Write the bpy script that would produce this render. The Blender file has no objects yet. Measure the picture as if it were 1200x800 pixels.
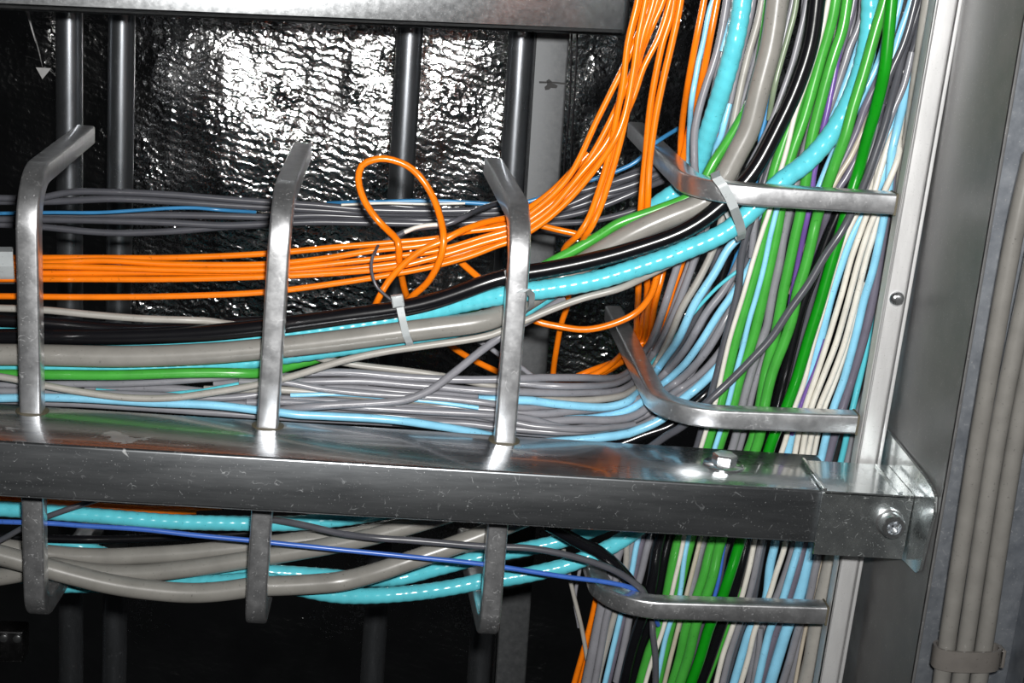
import bpy, bmesh, math, random
import numpy as np
from mathutils import Vector, Matrix, noise
C = bpy.context.scene.collection
random.seed(7)

# ------------------------------------------------------------------ camera
W_, H_, F_ = 1200, 800, 1775.0
def nrm(v): return Vector(v).normalized()
YC = nrm((475 - 600, -115 - 400, F_))            # world depth axis seen by the lens (right, down, forward)
ZC = -nrm((80 - 600, 6600 - 400, F_))
ZC = (ZC - YC * ZC.dot(YC)).normalized()
XC = YC.cross(ZC).normalized()
CAM = Vector((0, 0, 1.5))
def to_world(c): return Vector((XC.dot(c), YC.dot(c), ZC.dot(c)))
cam = bpy.data.objects.new('camera', bpy.data.cameras.new('camera'))
C.objects.link(cam)
r_, u_, b_ = to_world(Vector((1, 0, 0))), to_world(Vector((0, -1, 0))), to_world(Vector((0, 0, -1)))
cam.matrix_world = Matrix(((r_.x, u_.x, b_.x, CAM.x), (r_.y, u_.y, b_.y, CAM.y), (r_.z, u_.z, b_.z, CAM.z), (0, 0, 0, 1)))
cam.data.sensor_width = 36.0
cam.data.lens = 36.0 * F_ / W_
cam.data.clip_start = 0.02
bpy.context.scene.camera = cam

# ------------------------------------------------------------------ light
sc = bpy.context.scene
sc.view_settings.view_transform = 'Standard'
sc.view_settings.look = 'None'
sc.view_settings.gamma = 1.0
sc.view_settings.exposure = 0.0
sc.view_settings.use_curve_mapping = False
wd = bpy.data.worlds.new('dark_riser'); sc.world = wd; wd.use_nodes = True
wd.node_tree.nodes['Background'].inputs[0].default_value = (0.9, 0.95, 1.0, 1)
wd.node_tree.nodes['Background'].inputs[1].default_value = 0.004
fl = bpy.data.lights.new('camera_flash', 'AREA')
fl.shape = 'RECTANGLE'; fl.size = 0.05; fl.size_y = 0.03; fl.energy = 8.8; fl.spread = math.radians(105); fl.color = (1.0, 0.985, 0.96)
flo = bpy.data.objects.new('camera_flash', fl); C.objects.link(flo)
flo.matrix_world = Matrix.Translation(r_ * 0.035 + u_ * 0.05 + b_ * -0.01) @ cam.matrix_world @ Matrix.Rotation(math.radians(11), 4, 'X')

# ------------------------------------------------------------------ helpers
def ray(px, py):
    return to_world(Vector(((px - 600) / F_, (py - 400) / F_, 1.0)))
def at(px, py, Y):
    d = ray(px, py); return CAM + d * (Y / d.y)
def atX(px, py, X):
    d = ray(px, py); return CAM + d * ((X - CAM.x) / d.x)
def atZ(px, py, Z):
    d = ray(px, py); return CAM + d * ((Z - CAM.z) / d.z)
def pxsize(px, py, Y):
    return Y / ray(px, py).y / F_

def mesh_obj(name, verts, faces, mat, parent=None, smooth=True):
    me = bpy.data.meshes.new(name)
    me.from_pydata([tuple(v) for v in verts], [], faces)
    me.validate(); me.update()
    if smooth:
        for p in me.polygons: p.use_smooth = True
        me.set_sharp_from_angle(angle=math.radians(50))
    me.materials.append(mat)
    o = bpy.data.objects.new(name, me); C.objects.link(o)
    if parent is not None:
        o.parent = parent; o.matrix_parent_inverse = Matrix.Translation(-parent.location)
    return o
def bm_obj(name, bm, mat, parent=None, smooth=False):
    bmesh.ops.recalc_face_normals(bm, faces=bm.faces)
    me = bpy.data.meshes.new(name); bm.to_mesh(me); bm.free()
    if smooth:
        for p in me.polygons: p.use_smooth = True
        me.set_sharp_from_angle(angle=math.radians(40))
    me.materials.append(mat)
    o = bpy.data.objects.new(name, me); C.objects.link(o)
    if parent is not None:
        o.parent = parent; o.matrix_parent_inverse = Matrix.Translation(-parent.location)
    return o
def tag(o, label=None, cat=None, group=None, kind=None):
    if label: o['label'] = label
    if cat: o['category'] = cat
    if group: o['group'] = group
    if kind: o['kind'] = kind
    return o
def empty(name, loc, label, cat, group=None):
    o = bpy.data.objects.new(name, None); C.objects.link(o); o.location = loc; o.empty_display_size = 0.02
    return tag(o, label, cat, group)

def frame_box(bm, o, U, V, Wv, u0, u1, v0, v1, w0, w1, bev=0.0):
    vs = [bm.verts.new(o + U * a + V * b + Wv * c) for c in (w0, w1) for b in (v0, v1) for a in (u0, u1)]
    fs = [bm.faces.new([vs[i] for i in f]) for f in ((0, 1, 3, 2), (4, 5, 7, 6), (0, 1, 5, 4), (2, 3, 7, 6), (0, 2, 6, 4), (1, 3, 7, 5))]
    if bev:
        es = list({e for f in fs for e in f.edges})
        bmesh.ops.bevel(bm, geom=es, offset=bev, segments=3, affect='EDGES', profile=0.5)
def poly_plate(bm, pts, thick):
    """flat plate: outline points, extruded along thick"""
    a = [bm.verts.new(p) for p in pts]; b = [bm.verts.new(p + thick) for p in pts]
    bm.faces.new(a); bm.faces.new(list(reversed(b)))
    n = len(pts)
    for i in range(n): bm.faces.new((a[i], a[(i + 1) % n], b[(i + 1) % n], b[i]))
def cyl(bm, p0, p1, r0, r1=None, n=24, cap=True):
    r1 = r0 if r1 is None else r1
    d = (p1 - p0).normalized()
    s = d.orthogonal().normalized(); t = d.cross(s)
    ra, rb = [], []
    for i in range(n):
        a = 2 * math.pi * i / n; q = s * math.cos(a) + t * math.sin(a)
        ra.append(bm.verts.new(p0 + q * r0)); rb.append(bm.verts.new(p1 + q * r1))
    for i in range(n): bm.faces.new((ra[i], ra[(i + 1) % n], rb[(i + 1) % n], rb[i]))
    if cap:
        bm.faces.new(ra); bm.faces.new(list(reversed(rb)))
def lathe(bm, o, axis, prof, n=24):
    d = axis.normalized(); s = d.orthogonal().normalized(); t = d.cross(s)
    rings = []
    for h, r in prof:
        rings.append([bm.verts.new(o + d * h + (s * math.cos(2 * math.pi * i / n) + t * math.sin(2 * math.pi * i / n)) * r) for i in range(n)])
    for a, b in zip(rings, rings[1:]):
        for i in range(n): bm.faces.new((a[i], a[(i + 1) % n], b[(i + 1) % n], b[i]))
    bm.faces.new(rings[0]); bm.faces.new(list(reversed(rings[-1])))

def catmull(P, step):
    """centripetal-ish Catmull-Rom through tuples (x, y, Y); resampled every STEP pixels"""
    n = len(P); out = []
    for i in range(n - 1):
        p1, p2 = P[i], P[i + 1]
        p0 = P[i - 1] if i else tuple(2 * a - b for a, b in zip(p1, p2))
        p3 = P[i + 2] if i + 2 < n else tuple(2 * b - a for a, b in zip(p1, p2))
        L = math.hypot(p2[0] - p1[0], p2[1] - p1[1]); l0 = max(1e-3, math.hypot(p1[0] - p0[0], p1[1] - p0[1])); l2 = max(1e-3, math.hypot(p3[0] - p2[0], p3[1] - p2[1]))
        L = max(L, 1e-3)
        m = max(1, int(L / step))
        d1, d2 = math.sqrt(l0), math.sqrt(L); d3 = math.sqrt(l2)
        for k in range(m):
            t = k / m; q = []
            for c in range(len(p1)):
                m1 = (p1[c] - p0[c]) / d1 - (p2[c] - p0[c]) / (d1 + d2) + (p2[c] - p1[c]) / d2
                m2 = (p2[c] - p1[c]) / d2 - (p3[c] - p1[c]) / (d2 + d3) + (p3[c] - p2[c]) / d3
                m1 *= d2; m2 *= d2
                t2, t3 = t * t, t * t * t
                q.append((2 * t3 - 3 * t2 + 1) * p1[c] + (t3 - 2 * t2 + t) * m1 + (-2 * t3 + 3 * t2) * p2[c] + (t3 - t2) * m2)
            out.append(tuple(q))
    out.append(P[-1])
    return out
def parse(s, Y):
    P = []
    for w in s.split():
        v = [float(a) for a in w.split(',')]
        P.append((v[0], v[1], v[2] if len(v) > 2 else Y))
    return P
def tube_verts(pts, rad, n=10, mod=None):
    N = len(pts)
    tan = [(pts[min(i + 1, N - 1)] - pts[max(i - 1, 0)]).normalized() for i in range(N)]
    s = tan[0].orthogonal().normalized(); V = []; Fc = []
    dist = 0.0
    for i in range(N):
        s = (s - tan[i] * s.dot(tan[i])).normalized(); t = tan[i].cross(s)
        if i: dist += (pts[i] - pts[i - 1]).length
        for k in range(n):
            a = 2 * math.pi * k / n
            r = rad if mod is None else rad * (1 + mod[1] * math.cos(2 * math.pi * dist / mod[0] + a))
            V.append(pts[i] + (s * math.cos(a) + t * math.sin(a)) * r)
    for i in range(N - 1):
        for k in range(n):
            Fc.append((i * n + k, i * n + (k + 1) % n, (i + 1) * n + (k + 1) % n, (i + 1) * n + k))
    Fc.append(tuple(range(n - 1, -1, -1))); Fc.append(tuple(range((N - 1) * n, N * n)))
    return V, Fc
def ribbon(bm, pts, wvec, nrms, w, th):
    """flat strap: path, width direction(s), outward directions"""
    rows = []
    for i, p in enumerate(pts):
        wv = wvec[i] if isinstance(wvec, list) else wvec
        rows.append([bm.verts.new(p + wv * (a * w / 2) + nrms[i] * (b * th)) for a, b in ((-1, 0), (1, 0), (1, 1), (-1, 1))])
    for a, b in zip(rows, rows[1:]):
        for k in range(4): bm.faces.new((a[k], a[(k + 1) % 4], b[(k + 1) % 4], b[k]))
    bm.faces.new(rows[0]); bm.faces.new(list(reversed(rows[-1])))
def bar_sweep(pts, side, w, t, ch):
    """rounded rectangular bar along a planar path; SIDE is the plane's normal; w across SIDE, t in the plane"""
    N = len(pts); prof = []
    for cx, cy, a0 in ((w / 2 - ch, t / 2 - ch, 0), (-w / 2 + ch, t / 2 - ch, 90), (-w / 2 + ch, -t / 2 + ch, 180), (w / 2 - ch, -t / 2 + ch, 270)):
        for k in range(4):
            a = math.radians(a0 + 30 * k); prof.append((cx + ch * math.cos(a), cy + ch * math.sin(a)))
    V, Fc, m = [], [], len(prof)
    for i in range(N):
        tg = (pts[min(i + 1, N - 1)] - pts[max(i - 1, 0)]).normalized()
        up = side.cross(tg).normalized()
        for a, b in prof: V.append(pts[i] + side * a + up * b)
    for i in range(N - 1):
        for k in range(m): Fc.append((i * m + k, i * m + (k + 1) % m, (i + 1) * m + (k + 1) % m, (i + 1) * m + k))
    Fc.append(tuple(range(m - 1, -1, -1))); Fc.append(tuple(range((N - 1) * m, N * m)))
    return V, Fc
def fillet_path(P, R, seg=10):
    """polyline with rounded corners"""
    out = [P[0]]
    for i in range(1, len(P) - 1):
        a, b, c = P[i - 1], P[i], P[i + 1]
        d0, d1 = (a - b).normalized(), (c - b).normalized()
        ang = d0.angle(d1); tl = R / math.tan(ang / 2)
        cen = b + (d0 + d1).normalized() * (R / math.sin(ang / 2))
        s, e = b + d0 * tl, b + d1 * tl
        vs, ve = s - cen, e - cen
        tot = vs.angle(ve)
        for k in range(seg + 1):
            f = k / seg
            v = (vs * math.sin((1 - f) * tot) + ve * math.sin(f * tot)) / math.sin(tot)
            out.append(cen + v)
    out.append(P[-1])
    return out

RODS = []                                                # bars the cables lie against: (points, radius)
# ------------------------------------------------------------------ materials
def srgb(r, g, b):
    f = lambda c: (c / 255 / 12.92) if c <= 10.3 else ((c / 255 + 0.055) / 1.055) ** 2.4
    return (f(r), f(g), f(b), 1)
def nodes(name):
    m = bpy.data.materials.new(name); m.use_nodes = True
    nt = m.node_tree; return m, nt, nt.nodes['Principled BSDF']
def N(nt, typ, **kw):
    n = nt.nodes.new(typ)
    for k, v in kw.items():
        if k in n.inputs: n.inputs[k].default_value = v
        else: setattr(n, k, v)
    return n
def coords(nt, scale=(1, 1, 1), rot=(0, 0, 0)):
    tc = N(nt, 'ShaderNodeTexCoord'); mp = N(nt, 'ShaderNodeMapping')
    mp.inputs['Scale'].default_value = scale; mp.inputs['Rotation'].default_value = rot
    nt.links.new(tc.outputs['Object'], mp.inputs['Vector']); return mp.outputs['Vector']
def ramp(nt, src, stops):
    r = N(nt, 'ShaderNodeValToRGB'); e = r.color_ramp.elements
    while len(e) < len(stops): e.new(0.5)
    for i, (p, c) in enumerate(stops):
        e[i].position = p; e[i].color = c if len(c) == 4 else (*c, 1)
    nt.links.new(src, r.inputs['Fac']); return r.outputs['Color']
def g(v): return (v, v, v, 1)

def plastic(name, col, rough=0.28, var=0.12, spec=0.5):
    m, nt, p = nodes(name)
    v = coords(nt)
    nz = N(nt, 'ShaderNodeTexNoise', Scale=60.0, Detail=4.0); nt.links.new(v, nz.inputs['Vector'])
    c0 = srgb(*col); d = lambda f: tuple(min(1, a * f) for a in c0[:3]) + (1,)
    cr = ramp(nt, nz.outputs['Fac'], [(0.3, d(1 - var)), (0.7, d(1 + var * 0.6))])
    sp = N(nt, 'ShaderNodeTexNoise', Scale=420.0, Detail=2.0); nt.links.new(v, sp.inputs['Vector'])
    sm = ramp(nt, sp.outputs['Fac'], [(0.27, g(0.45)), (0.33, g(1.0))])     # dust and scuffs
    mx = N(nt, 'ShaderNodeMix', data_type='RGBA', blend_type='MULTIPLY'); mx.inputs[0].default_value = 0.6
    nt.links.new(cr, mx.inputs[6]); nt.links.new(sm, mx.inputs[7])
    nt.links.new(mx.outputs[2], p.inputs['Base Color'])
    p.inputs['Roughness'].default_value = rough; p.inputs['Specular IOR Level'].default_value = spec
    bp = N(nt, 'ShaderNodeBump', Strength=0.12, Distance=0.001); nt.links.new(nz.outputs['Fac'], bp.inputs['Height'])
    nt.links.new(bp.outputs['Normal'], p.inputs['Normal'])
    return m
def metal(name, lo, hi, r0, r1, metallic=0.9, stretch=(1, 1, 1), scale=90.0, scratch=0.3, stain=0.0, bump=0.05, coat=0.0):
    m, nt, p = nodes(name)
    def mul(a, b):
        n = N(nt, 'ShaderNodeMath', operation='MULTIPLY'); nt.links.new(a, n.inputs[0])
        if isinstance(b, float): n.inputs[1].default_value = b
        else: nt.links.new(b, n.inputs[1])
        return n.outputs[0]
    def mixc(f, a, b):
        n = N(nt, 'ShaderNodeMix', data_type='RGBA'); nt.links.new(f, n.inputs[0])
        for sl, v in ((6, a), (7, b)):
            if isinstance(v, tuple): n.inputs[sl].default_value = v
            else: nt.links.new(v, n.inputs[sl])
        return n.outputs[2]
    ob = coords(nt); v = coords(nt, stretch)
    nz = N(nt, 'ShaderNodeTexNoise', Scale=scale, Detail=8.0, Roughness=0.65); nt.links.new(v, nz.inputs['Vector'])
    base = ramp(nt, nz.outputs['Fac'], [(0.32, lo), (0.68, hi)])
    rg = ramp(nt, nz.outputs['Fac'], [(0.3, g(r0)), (0.7, g(r1))])
    # hairline scratches: edges of a warped cell pattern, broken up by a mask; and pale specks
    wn = N(nt, 'ShaderNodeTexNoise', Scale=55.0, Detail=2.0); nt.links.new(ob, wn.inputs['Vector'])
    wv = N(nt, 'ShaderNodeVectorMath', operation='SCALE'); nt.links.new(wn.outputs['Color'], wv.inputs[0]); wv.inputs['Scale'].default_value = 0.03
    av = N(nt, 'ShaderNodeVectorMath', operation='ADD'); nt.links.new(ob, av.inputs[0]); nt.links.new(wv.outputs[0], av.inputs[1])
    vo = N(nt, 'ShaderNodeTexVoronoi', feature='DISTANCE_TO_EDGE'); vo.inputs['Scale'].default_value = 75.0; nt.links.new(av.outputs[0], vo.inputs['Vector'])
    hair = ramp(nt, vo.outputs['Distance'], [(0.0, g(1)), (0.022, g(0))])
    pn = N(nt, 'ShaderNodeTexNoise', Scale=120.0, Detail=3.0); nt.links.new(ob, pn.inputs['Vector'])
    pm = ramp(nt, pn.outputs['Fac'], [(0.56, g(0)), (0.66, g(1))])
    sp = N(nt, 'ShaderNodeTexNoise', Scale=650.0, Detail=1.0); nt.links.new(ob, sp.inputs['Vector'])
    spk = ramp(nt, sp.outputs['Fac'], [(0.70, g(0)), (0.74, g(1))])
    mx = N(nt, 'ShaderNodeMath', operation='MAXIMUM'); nt.links.new(mul(hair, pm), mx.inputs[0]); nt.links.new(spk, mx.inputs[1])
    wear = mul(mx.outputs[0], scratch)
    if stain:
        st = N(nt, 'ShaderNodeTexNoise', Scale=17.0, Detail=5.0, Roughness=0.6, Distortion=0.5); nt.links.new(ob, st.inputs['Vector'])
        sm = ramp(nt, st.outputs['Fac'], [(0.645, g(0)), (0.652, g(stain)), (0.75, g(stain * 0.7))])
        m2 = N(nt, 'ShaderNodeMath', operation='MAXIMUM'); nt.links.new(wear, m2.inputs[0]); nt.links.new(sm, m2.inputs[1]); wear = m2.outputs[0]
    nt.links.new(mixc(wear, base, (0.42, 0.42, 0.41, 1)), p.inputs['Base Color'])
    nt.links.new(mixc(wear, rg, g(0.6)), p.inputs['Roughness'])
    mt = N(nt, 'ShaderNodeMath', operation='MULTIPLY_ADD'); nt.links.new(wear, mt.inputs[0]); mt.inputs[1].default_value = -metallic * 0.9; mt.inputs[2].default_value = metallic
    nt.links.new(mt.outputs[0], p.inputs['Metallic'])
    if coat:
        p.inputs['Coat Weight'].default_value = coat; p.inputs['Coat Roughness'].default_value = 0.07; p.inputs['Coat IOR'].default_value = 1.7
    bp = N(nt, 'ShaderNodeBump', Strength=bump, Distance=0.001); nt.links.new(nz.outputs['Fac'], bp.inputs['Height'])
    nt.links.new(bp.outputs['Normal'], p.inputs['Normal'])
    return m

M = {}
M['rail'] = metal('galvanised_rail', (0.30, 0.32, 0.34, 1), (0.44, 0.46, 0.48, 1), 0.25, 0.31, 0.95, (0.12, 1, 1), 70, 0.42, 0.6, 0.03, 0.8)
M['rod'] = metal('worn_bar_steel', (0.62, 0.63, 0.65, 1), (0.82, 0.83, 0.85, 1), 0.30, 0.37, 0.92, (1, 1, 1), 90, 0.6, 0.0, 0.04, 0.35)
M['post'] = metal('bright_bar_steel', (0.70, 0.70, 0.70, 1), (0.85, 0.85, 0.85, 1), 0.40, 0.48, 0.5, (1, 1, 0.2), 60, 0.4, 0.0, 0.06)
M['bracket'] = metal('zinc_plated_steel', (0.50, 0.54, 0.55, 1), (0.66, 0.70, 0.70, 1), 0.22, 0.29, 0.93, (1, 1, 1), 80, 0.6, 0.0, 0.04, 0.9)
M['panel'] = metal('grey_sheet_steel', (0.17, 0.17, 0.175, 1), (0.235, 0.235, 0.235, 1), 0.42, 0.55, 0.55, (1, 1, 1), 40, 0.4, 0.0, 0.10)
M['backplate'] = metal('dark_sheet_steel', (0.20, 0.22, 0.25, 1), (0.30, 0.32, 0.35, 1), 0.40, 0.5, 0.65, (1, 1, 1), 60, 0.5, 0.0, 0.10)
M['beam'] = metal('beam_steel', (0.60, 0.62, 0.64, 1), (0.70, 0.72, 0.74, 1), 0.18, 0.23, 0.95, (1, 1, 1), 160, 0.1, 0.0, 0.03)
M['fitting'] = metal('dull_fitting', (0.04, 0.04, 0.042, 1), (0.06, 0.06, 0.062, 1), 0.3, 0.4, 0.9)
M['pipe'] = metal('pipe_steel', (0.26, 0.28, 0.30, 1), (0.36, 0.38, 0.41, 1), 0.26, 0.32, 0.92, (1, 1, 0.15), 60, 0.2, 0.0, 0.04)
M['strut'] = metal('strut_steel', (0.09, 0.095, 0.10, 1), (0.14, 0.145, 0.15, 1), 0.52, 0.6, 0.5, (1, 1, 1), 120, 0.1, 0.0, 0.06)
M['bolt'] = metal('bolt_zinc', (0.66, 0.68, 0.69, 1), (0.8, 0.82, 0.83, 1), 0.16, 0.24, 0.95, (1, 1, 1), 60, 0.1, 0.0, 0.02)
M['seam'] = plastic('weld_sealant', (92, 86, 70), 0.6)
M['mark'] = plastic('black_mark', (8, 8, 8), 0.6)
M['tie'] = plastic('frosted_nylon', (190, 196, 198), 0.32, 0.06)
M['tie'].node_tree.nodes['Principled BSDF'].inputs['Transmission Weight'].default_value = 0.25
COL = dict(orange=(236, 120, 14), gray=(132, 132, 138), dgray=(80, 81, 87), lgray=(158, 155, 149), black=(16, 16, 19), thick=(134, 132, 127),
           teal=(92, 196, 210), lblue=(140, 206, 236), green=(66, 158, 58), vgreen=(16, 138, 20), white=(218, 214, 204), purple=(112, 84, 156),
           blue=(62, 104, 190), olive=(126, 140, 116), mblue=(58, 128, 178), beige=(186, 176, 160), pgray=(108, 104, 118), clip=(112, 108, 104), riser=(126, 124, 120))
for k, c in COL.items():
    M[k] = plastic(k + '_jacket', c, {'orange': 0.24, 'black': 0.22, 'thick': 0.3, 'teal': 0.2, 'white': 0.35, 'lgray': 0.38}.get(k, 0.28))

def foil_material():
    m, nt, p = nodes('foil_insulation')
    p.inputs['Metallic'].default_value = 1.0
    v = coords(nt)
    nz = N(nt, 'ShaderNodeTexNoise', Scale=14.0, Detail=5.0, Roughness=0.6); nt.links.new(v, nz.inputs['Vector'])
    nt.links.new(ramp(nt, nz.outputs['Fac'], [(0.35, g(0.62)), (0.7, g(0.86))]), p.inputs['Base Color'])
    nt.links.new(ramp(nt, nz.outputs['Fac'], [(0.35, g(0.07)), (0.7, g(0.13))]), p.inputs['Roughness'])
    # rippled rows between the scrim threads
    w = N(nt, 'ShaderNodeTexWave', wave_type='BANDS', bands_direction='Z', wave_profile='SIN')
    w.inputs['Scale'].default_value = 29.0; w.inputs['Distortion'].default_value = 7.0
    w.inputs['Detail'].default_value = 3.0; w.inputs['Detail Scale'].default_value = 2.2; w.inputs['Detail Roughness'].default_value = 0.6
    vr = coords(nt, (1, 1, 1), (0, -0.24, 0)); nt.links.new(vr, w.inputs['Vector'])
    w2 = N(nt, 'ShaderNodeTexWave', wave_type='BANDS', bands_direction='X', wave_profile='TRI')
    w2.inputs['Scale'].default_value = 14.0; w2.inputs['Distortion'].default_value = 2.0; w2.inputs['Detail'].default_value = 2.0
    nt.links.new(v, w2.inputs['Vector'])
    vo = N(nt, 'ShaderNodeTexVoronoi', feature='SMOOTH_F1'); vo.inputs['Scale'].default_value = 75.0
    nt.links.new(v, vo.inputs['Vector'])
    n2 = N(nt, 'ShaderNodeTexNoise', Scale=190.0, Detail=3.0); nt.links.new(v, n2.inputs['Vector'])
    v3 = N(nt, 'ShaderNodeTexVoronoi', feature='F1'); v3.inputs['Scale'].default_value = 120.0
    v3.inputs['Randomness'].default_value = 1.0; nt.links.new(v, v3.inputs['Vector'])
    n3 = N(nt, 'ShaderNodeTexNoise', Scale=22.0, Detail=3.0); nt.links.new(v, n3.inputs['Vector'])
    m3 = ramp(nt, n3.outputs['Fac'], [(0.49, g(0.0)), (0.69, g(1.0))])
    c3 = N(nt, 'ShaderNodeMath', operation='MULTIPLY'); nt.links.new(v3.outputs['Distance'], c3.inputs[0]); nt.links.new(m3, c3.inputs[1])
    acc = None
    for out, k in ((c3.outputs[0], 5.0), (w.outputs['Fac'], 1.0), (w2.outputs['Fac'], 0.6), (vo.outputs['Distance'], 1.0), (n2.outputs['Fac'], 0.45)):
        ml = N(nt, 'ShaderNodeMath', operation='MULTIPLY'); ml.inputs[1].default_value = k; nt.links.new(out, ml.inputs[0])
        if acc is None: acc = ml.outputs[0]
        else:
            a = N(nt, 'ShaderNodeMath', operation='ADD'); nt.links.new(acc, a.inputs[0]); nt.links.new(ml.outputs[0], a.inputs[1]); acc = a.outputs[0]
    bp = N(nt, 'ShaderNodeBump', Strength=0.8, Distance=0.00034); nt.links.new(acc, bp.inputs['Height'])
    nt.links.new(bp.outputs['Normal'], p.inputs['Normal'])
    return m
M['foil'] = foil_material()

# ------------------------------------------------------------------ setting: the foil faced wall behind
YW = 1.95
def foil_wall():
    x0, x1, z0, z1, nx, nz_ = -1.25, 1.25, 0.05, 1.95, 250, 190
    pA, pB, pC = at(190, 95, 1.95), at(590, 190, 1.95), at(195, 100, 1.95).x
    pA, pB = (pA.x, pA.z), (pB.x, pB.z)
    V, Fc = [], []
    for j in range(nz_ + 1):
        for i in range(nx + 1):
            x = x0 + (x1 - x0) * i / nx; z = z0 + (z1 - z0) * j / nz_
            y = YW + 0.014 * noise.noise((x * 3.1, z * 2.3, 3.0)) + 0.006 * noise.noise((x * 8, z * 6, 1.0)) + 0.0016 * noise.noise((x * 30, z * 24, 8.0))
            y += 0.006 * abs(noise.noise((x * 5.0 + z * 1.6, z * 0.9 - x, 5.0)))       # long creases
            s = (pA[1] + (x - pA[0]) * (pB[1] - pA[1]) / (pB[0] - pA[0])) - z + 0.02 * noise.noise((x * 7, z * 7, 11.0))
            y += 0.065 * (0 if s < 0 else s * s / 0.14 if s < 0.07 else s - 0.035)      # the sheet sags away below a slanting fold
            s = pC - x + 0.015 * noise.noise((x * 6, z * 8, 15.0))
            y += 0.11 * (0 if s < 0 else s * s / 0.10 if s < 0.05 else s - 0.025)
            y += (z - 1.35) * 0.107 + x * 0.030
            V.append((x, y, z))
    for j in range(nz_):
        for i in range(nx):
            a = j * (nx + 1) + i; Fc.append((a, a + 1, a + nx + 2, a + nx + 1))
    o = mesh_obj('wall_back', V, Fc, M['foil']); tag(o, 'crumpled silver foil insulation facing behind the pipes', kind='structure')
    return o
wall = foil_wall()
bm = bmesh.new()
for a, b, c in (((42, 79), (60, 80), (51, 92)), ((30, 12), (33, 11), (43, 50)), ((36, 26), (46, 60), (51, 78))):
    p = [at(x, y, YW - 0.05) for x, y in (a, b, c)]; p[2] += Vector((0, -0.006, 0))
    poly_plate(bm, p, Vector((0, 0.0012, 0)))
f_ = bm_obj('foil_glint', bm, M['post'], wall)  # glints on the foil, modelled as slivers in a brighter metal

# ------------------------------------------------------------------ pipes, strut and beam behind
def pipe(px0, py0, px1, py1, rpx, Y, label):
    a, b = at(px0, py0, Y), at(px1, py1, Y)
    d = (b - a).normalized(); r = rpx * pxsize(px0, py0, Y)
    a0, b0 = a - d * 0.12, b + d * (0.55 if py1 < 500 else 0.12)
    bm = bmesh.new(); cyl(bm, a0, b0, r, n=32)
    o = bm_obj('steel_pipe', bm, M['pipe'], None, True)
    return tag(o, label, 'pipe', 'steel pipes in front of the foil')
pipe(81, 15, 82, 370, 15.5, 1.72, 'upright steel pipe behind the arm tip of the first hook')
pipe(143, 20, 135, 700, 15.5, 1.72, 'upright steel pipe just beside the pipe behind the first hook')
pipe(481, 30, 438, 760, 15.5, 1.72, 'upright steel pipe behind the looped orange cable')
pipe(611, 40, 563, 760, 15.0, 1.72, 'upright steel pipe behind the third hook, next to the flat strut')
st0, st1 = at(647, 42, 1.70), at(600, 760, 1.70)
stt = empty('strut', st0, 'flat upright steel strut with a black mark, behind the orange cables', 'strut')
U = (st1 - st0).normalized(); Vd = Vector((0, 1, 0)); S = U.cross(Vd).normalized(); Vd = S.cross(U).normalized()
if Vd.y < 0: Vd = -Vd
px = pxsize(647, 42, 1.70)
bm = bmesh.new(); frame_box(bm, st0, U, S, Vd, -0.12, 0.85, -21 * px, 21 * px, 0, 0.03, 0.003)
bm_obj('body', bm, M['strut'], stt, True)
bm = bmesh.new()
q = at(645, 100, 1.698)
pts = []
for i in range(14):
    a = 2 * math.pi * i / 14; r = (0.0048 + 0.0022 * math.sin(a * 3 + 1)); pts.append(q + S * r * math.cos(a) * 1.25 + U * r * math.sin(a))
poly_plate(bm, pts, Vector((0, 0.004, 0)))
poly_plate(bm, [at(632, 95.5, 1.698), at(650, 96, 1.698), at(664, 97.5, 1.698), at(664, 99.3, 1.698), at(648, 97.6, 1.698), at(632, 97.5, 1.698)], Vector((0, 0.004, 0)))
tag(bm_obj('mark', bm, M['mark'], stt), 'black scribed line and blot')
for i, (s, lab) in enumerate((('670,30 669,80 667,130 662,185 660,240', 'thin black wire hanging along the flat strut, the nearer to it'), ('677,30 675,80 672,130 670,170 668,240', 'thin black wire hanging along the flat strut, the farther from it'))):
    P = [at(a, b, c) for a, b, c in catmull(parse(s, 1.66), 12)]
    o = mesh_obj('thin_wire', *tube_verts(P, 0.0011, 6), M['black']); tag(o, lab, 'wire', 'black wires beside the strut')

A, B = at(0, 12, 1.45), at(733, 43, 1.45)
U = (B - A).normalized(); Vd = Vector((0, 1, 0)); Wu = U.cross(Vd).normalized()
bt = empty('overhead_beam', A, 'broad bright galvanised steel beam across the top, above the pipes', 'beam')
bm = bmesh.new(); frame_box(bm, A, U, Vd, Wu, -0.3, (B - A).length + 0.003, 0, 0.05, 0.0, 0.11, 0.0065)
bm_obj('body', bm, M['beam'], bt, True)

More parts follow.
